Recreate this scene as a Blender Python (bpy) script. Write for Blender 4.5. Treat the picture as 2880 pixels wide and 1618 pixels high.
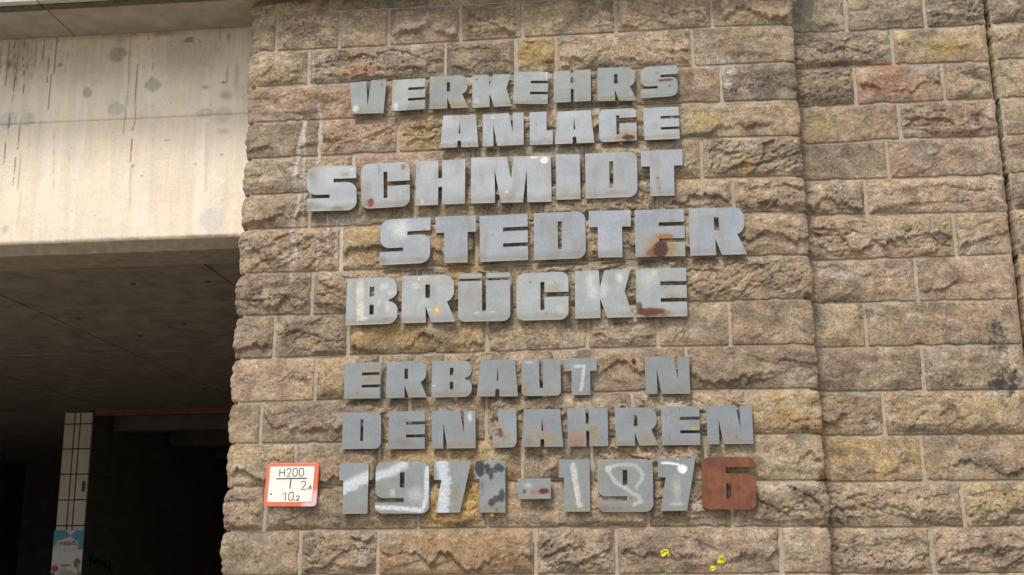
import bpy, bmesh, math, random
import numpy as np
from mathutils import Matrix, Vector
from mathutils.geometry import delaunay_2d_cdt

for o in list(bpy.data.objects):
    bpy.data.objects.remove(o)
scene = bpy.context.scene
COL = scene.collection
RAD = math.radians

CAM_LOC = [0.0, -5.6681, 1.6]
CAM_ROT = [
 [0.994611,0.030518,0.099083],
 [0.103482,-0.233718,-0.966782],
 [-0.006346,0.971825,-0.235617],
]
CAM_LENS = 41.947
PILLAR_STONES = [
 [-1.978,-1.5641,3.1097,3.1072,3.19,3.19,1,'y'],
 [-1.5641,-1.014,3.1072,3.1038,3.19,3.19,0,'g'],
 [-1.014,-0.583,3.1038,3.1038,3.19,3.19,0,'t'],
 [-0.583,-0.0252,3.1038,3.1038,3.19,3.19,0,'y'],
 [-0.0252,0.4827,3.1038,3.1038,3.19,3.19,0,'t'],
 [0.4827,0.861,3.1038,3.1038,3.19,3.19,2,'t'],
 [-1.978,-1.8492,2.8912,2.8902,3.1097,3.1089,1,'y'],
 [-1.8492,-1.5043,2.8902,2.8876,3.1089,3.1068,0,'t'],
 [-1.5043,-1.2379,2.8876,2.8879,3.1068,3.1051,0,'y'],
 [-1.2379,-0.852,2.8879,2.8909,3.1051,3.1038,0,'p'],
 [-0.852,-0.5233,2.8909,2.8947,3.1038,3.1038,0,'y'],
 [-0.5233,-0.0365,2.8947,2.8941,3.1038,3.1038,0,'y'],
 [-0.0365,0.4593,2.8941,2.898,3.1038,3.1038,0,'t'],
 [0.4593,0.861,2.898,2.8893,3.1038,3.1038,2,'y'],
 [-1.978,-1.6666,2.6861,2.6853,2.8912,2.8888,1,'y'],
 [-1.6666,-0.9315,2.6853,2.6842,2.8888,2.89,0,'r'],
 [-0.9315,-0.5618,2.6842,2.684,2.89,2.8942,0,'k'],
 [-0.5618,-0.3517,2.684,2.6838,2.8942,2.8945,0,'o'],
 [-0.3517,0.3518,2.6838,2.6833,2.8945,2.8973,0,'p'],
 [0.3518,0.861,2.6833,2.6823,2.8973,2.8893,2,'t'],
 [-1.978,-1.0379,2.4809,2.4801,2.6861,2.6843,1,'s'],
 [-1.0379,-0.36,2.4801,2.4794,2.6843,2.6838,0,'p'],
 [-0.36,0.0416,2.4794,2.479,2.6838,2.6835,0,'g'],
 [0.0416,0.4881,2.479,2.4775,2.6835,2.683,0,'t'],
 [0.4881,0.861,2.4775,2.4751,2.683,2.6823,2,'d'],
 [-1.978,-1.5889,2.2792,2.2778,2.4809,2.4806,1,'k'],
 [-1.5889,-1.1747,2.2778,2.2804,2.4806,2.4802,0,'s'],
 [-1.1747,-0.7107,2.2804,2.2834,2.4802,2.4798,0,'o'],
 [-0.7107,-0.2172,2.2834,2.2865,2.4798,2.4793,0,'t'],
 [-0.2172,0.2328,2.2865,2.2893,2.4793,2.4788,0,'t'],
 [0.2328,0.861,2.2893,2.2792,2.4788,2.4751,2,'t'],
 [-1.978,-1.4068,2.0788,2.0785,2.2792,2.279,1,'t'],
 [-1.4068,-0.7835,2.0785,2.0773,2.279,2.2829,0,'s'],
 [-0.7835,-0.203,2.0773,2.0762,2.2829,2.2866,0,'g'],
 [-0.203,0.37,2.0762,2.073,2.2866,2.2902,0,'t'],
 [0.37,0.861,2.073,2.064,2.2902,2.2792,2,'t'],
 [-1.978,-1.6271,1.8927,1.8896,2.0788,2.0789,1,'t'],
 [-1.6271,-1.0816,1.8896,1.8848,2.0789,2.0779,0,'k'],
 [-1.0816,-0.4395,1.8848,1.88,2.0779,2.0767,0,'t'],
 [-0.4395,0.1417,1.88,1.882,2.0767,2.0756,0,'t'],
 [0.1417,0.5179,1.882,1.8833,2.0756,2.0703,0,'t'],
 [0.5179,0.861,1.8833,1.8791,2.0703,2.064,2,'p'],
 [-1.978,-1.4562,1.6554,1.6532,1.8927,1.8881,1,'t'],
 [-1.4562,-0.7634,1.6532,1.6573,1.8881,1.8819,0,'o'],
 [-0.7634,-0.1231,1.6573,1.6611,1.8819,1.881,0,'t'],
 [-0.1231,0.861,1.6611,1.6589,1.881,1.8791,2,'t'],
 [-1.978,-1.5946,1.4355,1.4285,1.6554,1.6523,1,'b'],
 [-1.5946,-1.0631,1.4285,1.4309,1.6523,1.6555,0,'b'],
 [-1.0631,-0.5939,1.4309,1.4331,1.6555,1.6583,0,'b'],
 [-0.5939,0.2422,1.4331,1.4368,1.6583,1.6633,0,'t'],
 [0.2422,0.861,1.4368,1.4379,1.6633,1.6589,2,'t'],
 [-1.978,-1.7793,1.2145,1.2122,1.4355,1.4318,1,'k'],
 [-1.7793,-1.4031,1.2122,1.2186,1.4318,1.4294,0,'b'],
 [-1.4031,-0.7105,1.2186,1.2153,1.4294,1.4325,0,'o'],
 [-0.7105,-0.2149,1.2153,1.2228,1.4325,1.4348,0,'y'],
 [-0.2149,0.1224,1.2228,1.2208,1.4348,1.4363,0,'t'],
 [0.1224,0.4676,1.2208,1.2178,1.4363,1.4378,0,'t'],
 [0.4676,0.861,1.2178,1.214,1.4378,1.4379,2,'b'],
 [-1.978,-1.5607,0.9924,0.9965,1.2145,1.2101,1,'s'],
 [-1.5607,-1.236,0.9965,0.9983,1.2101,1.2185,0,'a'],
 [-1.236,-0.913,0.9983,1.0012,1.2185,1.2163,0,'b'],
 [-0.913,-0.379,1.0012,1.0059,1.2163,1.2203,0,'b'],
 [-0.379,0.2534,1.0059,1.0075,1.2203,1.2199,0,'b'],
 [0.2534,0.861,1.0075,1.0019,1.2199,1.214,2,'b'],
 [-1.978,-1.8269,0.7919,0.7891,0.9924,0.9944,1,'t'],
 [-1.8269,-1.0876,0.7891,0.7842,0.9944,0.9996,0,'b'],
 [-1.0876,-0.7114,0.7842,0.7857,0.9996,1.003,0,'b'],
 [-0.7114,-0.0088,0.7857,0.7884,1.003,1.0062,0,'t'],
 [-0.0088,0.5286,0.7884,0.7905,1.0062,1.0052,0,'t'],
 [0.5286,0.861,0.7905,0.7885,1.0052,1.0019,2,'o'],
 [-1.978,-1.6439,0.5759,0.5781,0.7919,0.7859,1,'a'],
 [-1.6439,-1.2302,0.5781,0.5811,0.7859,0.7837,0,'b'],
 [-1.2302,-0.5388,0.5811,0.585,0.7837,0.7864,0,'o'],
 [-0.5388,-0.2077,0.585,0.5821,0.7864,0.7876,0,'r'],
 [-0.2077,0.3231,0.5821,0.5775,0.7876,0.7897,0,'t'],
 [0.3231,0.861,0.5775,0.5711,0.7897,0.7885,2,'y'],
 [-1.978,-1.7853,0.371,0.3706,0.5759,0.5771,1,'p'],
 [-1.7853,-1.0358,0.3706,0.3712,0.5771,0.5824,0,'b'],
 [-1.0358,-0.7038,0.3712,0.373,0.5824,0.5848,0,'o'],
 [-0.7038,0.0478,0.373,0.3683,0.5848,0.5799,0,'t'],
 [0.0478,0.4325,0.3683,0.3644,0.5799,0.5766,0,'b'],
 [0.4325,0.861,0.3644,0.3631,0.5766,0.5711,2,'t'],
 [-1.978,-1.6025,0.1619,0.1609,0.371,0.3704,1,'t'],
 [-1.6025,-1.2262,0.1609,0.1599,0.3704,0.3701,0,'b'],
 [-1.2262,-0.4781,0.1599,0.1578,0.3701,0.3716,0,'n'],
 [-0.4781,-0.1032,0.1578,0.1568,0.3716,0.3693,0,'b'],
 [-0.1032,0.6462,0.1568,0.1547,0.3693,0.3637,0,'r'],
 [0.6462,0.861,0.1547,0.1541,0.3637,0.3631,2,'t'],
 [-1.978,-1.5,-0.05,-0.05,0.158,0.158,1,'t'],
 [-1.5,-0.9,-0.05,-0.05,0.158,0.158,0,'b'],
 [-0.9,-0.2,-0.05,-0.05,0.158,0.158,0,'t'],
 [-0.2,0.35,-0.05,-0.05,0.158,0.158,0,'y'],
 [0.35,0.861,-0.05,-0.05,0.158,0.158,2,'p'],
 [-1.978,-1.7,-0.26,-0.26,-0.05,-0.05,1,'t'],
 [-1.7,-1.2,-0.26,-0.26,-0.05,-0.05,0,'b'],
 [-1.2,-0.5,-0.26,-0.26,-0.05,-0.05,0,'t'],
 [-0.5,0.1,-0.26,-0.26,-0.05,-0.05,0,'y'],
 [0.1,0.6,-0.26,-0.26,-0.05,-0.05,0,'p'],
 [0.6,0.861,-0.26,-0.26,-0.05,-0.05,2,'t'],
]
WALL_STONES = [
 [0.8,1.1539,2.8877,2.8838,3.0915,3.0915,0,'g'],
 [1.1539,1.5511,2.8838,2.8828,3.0915,3.0915,0,'g'],
 [1.5511,1.849,2.8828,2.882,3.0915,3.0915,4,'g'],
 [0.8,1.3728,2.6847,2.6855,2.8877,2.8832,0,'k'],
 [1.3728,1.849,2.6855,2.6776,2.8832,2.882,4,'y'],
 [0.8,1.1713,2.471,2.4741,2.6847,2.6854,0,'k'],
 [1.1713,1.6087,2.4741,2.4747,2.6854,2.6815,0,'s'],
 [1.6087,1.849,2.4747,2.474,2.6815,2.6776,4,'t'],
 [0.8,1.3731,2.2665,2.2781,2.471,2.4754,0,'t'],
 [1.3731,1.849,2.2781,2.2703,2.4754,2.474,4,'p'],
 [0.8,1.2985,2.0753,2.0708,2.2665,2.2773,0,'k'],
 [1.2985,1.849,2.0708,2.0648,2.2773,2.2703,4,'p'],
 [0.8,1.177,1.8907,1.8859,2.0753,2.0722,0,'t'],
 [1.177,1.849,1.8859,1.8742,2.0722,2.0648,4,'p'],
 [0.8,1.5841,1.6568,1.653,1.8907,1.8788,0,'t'],
 [1.5841,1.849,1.653,1.6603,1.8788,1.8742,4,'t'],
 [0.8,1.3827,1.4381,1.4345,1.6568,1.654,0,'p'],
 [1.3827,1.849,1.4345,1.4312,1.654,1.6603,4,'p'],
 [0.8,1.1237,1.2194,1.217,1.4381,1.4363,0,'a'],
 [1.1237,1.849,1.217,1.2098,1.4363,1.4312,4,'t'],
 [0.8,1.3749,1.0038,0.9972,1.2194,1.2145,0,'k'],
 [1.3749,1.849,0.9972,0.9913,1.2145,1.2098,4,'t'],
 [0.8,1.1752,0.7905,0.7877,1.0038,0.9999,0,'b'],
 [1.1752,1.849,0.7877,0.7819,0.9999,0.9913,4,'a'],
 [0.8,1.3328,0.5746,0.5714,0.7905,0.7863,0,'o'],
 [1.3328,1.849,0.5714,0.5682,0.7863,0.7819,4,'a'],
 [0.8,1.4956,0.3628,0.361,0.5746,0.5702,0,'t'],
 [1.4956,1.849,0.361,0.3602,0.5702,0.5682,4,'y'],
 [0.8,1.3388,0.1522,0.1526,0.3628,0.3614,0,'t'],
 [1.3388,1.849,0.1526,0.153,0.3614,0.3602,4,'p'],
 [0.8,1.1,3.0915,3.0915,3.2985,3.2985,0,'g'],
 [1.1,1.5,3.0915,3.0915,3.2985,3.2985,0,'g'],
 [1.5,1.849,3.0915,3.0915,3.2985,3.2985,4,'g'],
 [0.8,0.95,3.2985,3.2985,3.5055,3.5055,0,'g'],
 [0.95,1.35,3.2985,3.2985,3.5055,3.5055,0,'g'],
 [1.35,1.849,3.2985,3.2985,3.5055,3.5055,4,'g'],
 [0.8,1.2,-0.05,-0.05,0.158,0.158,0,'t'],
 [1.2,1.849,-0.05,-0.05,0.158,0.158,4,'t'],
 [0.8,1.0,-0.26,-0.26,-0.05,-0.05,0,'t'],
 [1.0,1.5,-0.26,-0.26,-0.05,-0.05,0,'t'],
 [1.5,1.849,-0.26,-0.26,-0.05,-0.05,4,'t'],
]
WALL_END_STONES = [
 [1.87,2.359,2.8837,2.8837,3.0915,3.0915,8,'k'],
 [1.87,2.189,2.6854,2.6854,2.8837,2.8837,8,'t'],
 [2.189,2.609,2.6854,2.6854,2.8837,2.8837,0,'a'],
 [1.87,2.359,2.4744,2.4744,2.6854,2.6854,8,'a'],
 [1.87,2.189,2.2746,2.2746,2.4744,2.4744,8,'t'],
 [2.189,2.609,2.2746,2.2746,2.4744,2.4744,0,'b'],
 [1.87,2.359,2.0719,2.0719,2.2746,2.2746,8,'b'],
 [1.87,2.189,1.8855,1.8855,2.0719,2.0719,8,'k'],
 [2.189,2.609,1.8855,1.8855,2.0719,2.0719,0,'t'],
 [1.87,2.359,1.655,1.655,1.8855,1.8855,8,'t'],
 [1.87,2.189,1.4358,1.4358,1.655,1.655,8,'a'],
 [2.189,2.609,1.4358,1.4358,1.655,1.655,0,'t'],
 [1.87,2.359,1.2163,1.2163,1.4358,1.4358,8,'t'],
 [1.87,2.189,0.9995,0.9995,1.2163,1.2163,8,'b'],
 [2.189,2.609,0.9995,0.9995,1.2163,1.2163,0,'k'],
 [1.87,2.359,0.7875,0.7875,0.9995,0.9995,8,'k'],
 [1.87,2.189,0.5723,0.5723,0.7875,0.7875,8,'t'],
 [2.189,2.609,0.5723,0.5723,0.7875,0.7875,0,'a'],
 [1.87,2.359,0.3619,0.3619,0.5723,0.5723,8,'a'],
 [1.87,2.189,0.1525,0.1525,0.3619,0.3619,8,'t'],
 [2.189,2.609,0.1525,0.1525,0.3619,0.3619,0,'b'],
 [1.8699999999999999,2.359,3.0915,3.0915,3.2985,3.2985,8,'g'],
 [1.8699999999999999,2.359,3.2985,3.2985,3.5055,3.5055,8,'g'],
 [1.8699999999999999,2.359,-0.05,-0.05,0.158,0.158,8,'t'],
 [1.8699999999999999,2.359,-0.26,-0.26,-0.05,-0.05,8,'t'],
]
JOINT_X = 1.859
WALL_SET = -0.1
LETTERS = [
 ['VERKEHRS',0,'V',[[-1.4273,2.6618],[-1.2344,2.6781],[-1.2461,2.4856],[-1.4129,2.4887]]],
 ['VERKEHRS',1,'E',[[-1.2013,2.6685],[-1.0302,2.6713],[-1.0275,2.4977],[-1.2046,2.4929]]],
 ['VERKEHRS',2,'R',[[-1.0048,2.6759],[-0.8104,2.6766],[-0.8029,2.4955],[-1.0033,2.495]]],
 ['VERKEHRS',3,'K',[[-0.783,2.674],[-0.5829,2.6713],[-0.5781,2.4913],[-0.7814,2.4914]]],
 ['VERKEHRS',4,'E',[[-0.5621,2.6818],[-0.3872,2.6714],[-0.3946,2.4926],[-0.5728,2.5033]]],
 ['VERKEHRS',5,'H',[[-0.3605,2.6731],[-0.1708,2.6746],[-0.1737,2.5006],[-0.3627,2.4986]]],
 ['VERKEHRS',6,'R',[[-0.1354,2.6797],[0.0493,2.6753],[0.0577,2.4918],[-0.1412,2.4964]]],
 ['VERKEHRS',7,'S',[[0.0833,2.6735],[0.2679,2.6744],[0.2654,2.5052],[0.0807,2.5012]]],
 ['ANLAGE',0,'A',[[-0.9323,2.4559],[-0.764,2.4527],[-0.7502,2.276],[-0.9466,2.2788]]],
 ['ANLAGE',1,'N',[[-0.7284,2.4529],[-0.5177,2.4529],[-0.5181,2.2767],[-0.7279,2.2757]]],
 ['ANLAGE',2,'L',[[-0.4869,2.4514],[-0.3693,2.4522],[-0.3702,2.2726],[-0.4872,2.2742]]],
 ['ANLAGE',3,'A',[[-0.3458,2.4484],[-0.1762,2.4496],[-0.1601,2.2724],[-0.3597,2.2722]]],
 ['ANLAGE',4,'G',[[-0.1353,2.4483],[0.053,2.4497],[0.0535,2.2757],[-0.1358,2.2724]]],
 ['ANLAGE',5,'E',[[0.0883,2.448],[0.2665,2.4475],[0.2665,2.2733],[0.09,2.274]]],
 ['SCHMIDT',0,'S',[[-1.6408,2.2033],[-1.3819,2.2036],[-1.3711,1.9601],[-1.6287,1.963]]],
 ['SCHMIDT',1,'C',[[-1.3554,2.2071],[-1.1028,2.2091],[-1.0971,1.9708],[-1.3482,1.9666]]],
 ['SCHMIDT',2,'H',[[-1.0696,2.2102],[-0.8169,2.2109],[-0.8165,1.9733],[-1.0714,1.971]]],
 ['SCHMIDT',3,'M',[[-0.7873,2.2179],[-0.3813,2.2113],[-0.3804,1.967],[-0.7852,1.972]]],
 ['SCHMIDT',4,'I',[[-0.3559,2.2152],[-0.2351,2.2144],[-0.2357,1.9739],[-0.3564,1.9742]]],
 ['SCHMIDT',5,'D',[[-0.2083,2.2132],[0.0513,2.2149],[0.0466,1.9755],[-0.2099,1.9749]]],
 ['SCHMIDT',6,'T',[[0.0706,2.2161],[0.2766,2.2163],[0.2725,1.9741],[0.0668,1.9767]]],
 ['STEDTER',0,'S',[[-1.2454,1.9033],[-0.9907,1.908],[-0.9908,1.6691],[-1.2448,1.6644]]],
 ['STEDTER',1,'T',[[-0.9651,1.9082],[-0.7602,1.9085],[-0.758,1.664],[-0.9619,1.6661]]],
 ['STEDTER',2,'E',[[-0.7419,1.9025],[-0.5017,1.9075],[-0.5003,1.6683],[-0.7387,1.6645]]],
 ['STEDTER',3,'D',[[-0.47,1.9071],[-0.2135,1.9101],[-0.2156,1.6673],[-0.4709,1.6646]]],
 ['STEDTER',4,'T',[[-0.1966,1.9099],[0.0106,1.907],[0.0069,1.6648],[-0.1985,1.6679]]],
 ['STEDTER',5,'E',[[0.0292,1.9051],[0.2707,1.9029],[0.269,1.6605],[0.0276,1.6641]]],
 ['STEDTER',6,'R',[[0.2941,1.9028],[0.5585,1.9013],[0.567,1.6603],[0.2926,1.6608]]],
 ['BRUECKE',0,'B',[[-1.4081,1.602],[-1.1552,1.6006],[-1.1469,1.3625],[-1.4094,1.3601]]],
 ['BRUECKE',1,'R',[[-1.1295,1.6049],[-0.8716,1.6052],[-0.8599,1.3649],[-1.1296,1.3632]]],
 ['BRUECKE',2,'Ue',[[-0.8473,1.6064],[-0.5903,1.6059],[-0.5895,1.3611],[-0.8472,1.3626]]],
 ['BRUECKE',3,'C',[[-0.5585,1.6001],[-0.3025,1.6011],[-0.3045,1.3587],[-0.5596,1.3598]]],
 ['BRUECKE',4,'K',[[-0.2714,1.6032],[0.0005,1.6021],[0.0072,1.3613],[-0.2726,1.3628]]],
 ['BRUECKE',5,'E',[[0.0265,1.6035],[0.2692,1.6021],[0.2658,1.3588],[0.0221,1.362]]],
 ['ERBAUT',0,'E',[[-1.4053,1.1691],[-1.2254,1.1721],[-1.2263,0.9937],[-1.4049,0.9939]]],
 ['ERBAUT',1,'R',[[-1.1961,1.1713],[-1.0028,1.172],[-0.9965,0.9934],[-1.1961,0.993]]],
 ['ERBAUT',2,'B',[[-0.9726,1.1694],[-0.7801,1.169],[-0.7767,0.9912],[-0.973,0.9907]]],
 ['ERBAUT',3,'A',[[-0.7351,1.1708],[-0.5681,1.1666],[-0.5536,0.9874],[-0.7542,0.9917]]],
 ['ERBAUT',4,'U',[[-0.5361,1.1684],[-0.3483,1.1666],[-0.3473,0.9872],[-0.5364,0.9884]]],
 ['ERBAUT',5,'T',[[-0.3269,1.1678],[-0.1737,1.1658],[-0.1752,0.9863],[-0.3286,0.9882]]],
 ['N',0,'N',[[0.0563,1.1643],[0.265,1.1626],[0.2643,0.9826],[0.055,0.9855]]],
 ['DEN',0,'D',[[-1.4069,0.9264],[-1.2184,0.9262],[-1.2153,0.7481],[-1.4056,0.7493]]],
 ['DEN',1,'E',[[-1.1804,0.9261],[-1.0044,0.9261],[-1.0023,0.7445],[-1.1804,0.7465]]],
 ['DEN',2,'N',[[-0.9692,0.9254],[-0.7592,0.924],[-0.7574,0.7427],[-0.9677,0.7439]]],
 ['JAHREN',0,'J',[[-0.6791,0.9255],[-0.5628,0.9242],[-0.5612,0.7439],[-0.6762,0.7441]]],
 ['JAHREN',1,'A',[[-0.5262,0.9252],[-0.3535,0.9227],[-0.3404,0.7425],[-0.5371,0.7449]]],
 ['JAHREN',2,'H',[[-0.3184,0.9245],[-0.1278,0.9223],[-0.1287,0.7423],[-0.3188,0.7432]]],
 ['JAHREN',3,'R',[[-0.0946,0.9235],[0.0992,0.9192],[0.1057,0.7415],[-0.0919,0.7422]]],
 ['JAHREN',4,'E',[[0.124,0.9248],[0.3033,0.9228],[0.2996,0.7398],[0.1241,0.7418]]],
 ['JAHREN',5,'N',[[0.335,0.9221],[0.5461,0.9194],[0.5445,0.7405],[0.3334,0.7415]]],
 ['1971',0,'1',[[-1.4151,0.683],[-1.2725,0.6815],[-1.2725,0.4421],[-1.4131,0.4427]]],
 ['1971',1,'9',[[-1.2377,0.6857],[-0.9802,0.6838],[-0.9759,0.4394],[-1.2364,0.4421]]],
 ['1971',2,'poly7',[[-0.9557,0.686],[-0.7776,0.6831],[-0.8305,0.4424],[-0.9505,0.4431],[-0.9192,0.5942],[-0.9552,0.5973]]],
 ['1971',3,'poly1',[[-0.7572,0.6817],[-0.616,0.6805],[-0.6166,0.4392],[-0.7368,0.4413],[-0.7385,0.5974],[-0.7587,0.5977]]],
 ['-',0,'poly-',[[-0.5577,0.5969],[-0.401,0.5957],[-0.4021,0.5007],[-0.5567,0.5006]]],
 ['1976',0,'poly1',[[-0.362,0.6833],[-0.218,0.6821],[-0.2194,0.4395],[-0.3408,0.4402],[-0.3392,0.5973],[-0.3621,0.5984]]],
 ['1976',1,'9',[[-0.1818,0.6815],[0.0769,0.6784],[0.0721,0.4354],[-0.1837,0.4366]]],
 ['1976',2,'poly7',[[0.1,0.6813],[0.2758,0.6813],[0.2258,0.4378],[0.1055,0.4378],[0.1343,0.5922],[0.0986,0.5927]]],
 ['1976',3,'6',[[0.3019,0.6826],[0.5541,0.6798],[0.5417,0.4378],[0.2948,0.4445]]],
]
STANDOFF = 0.043
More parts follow.
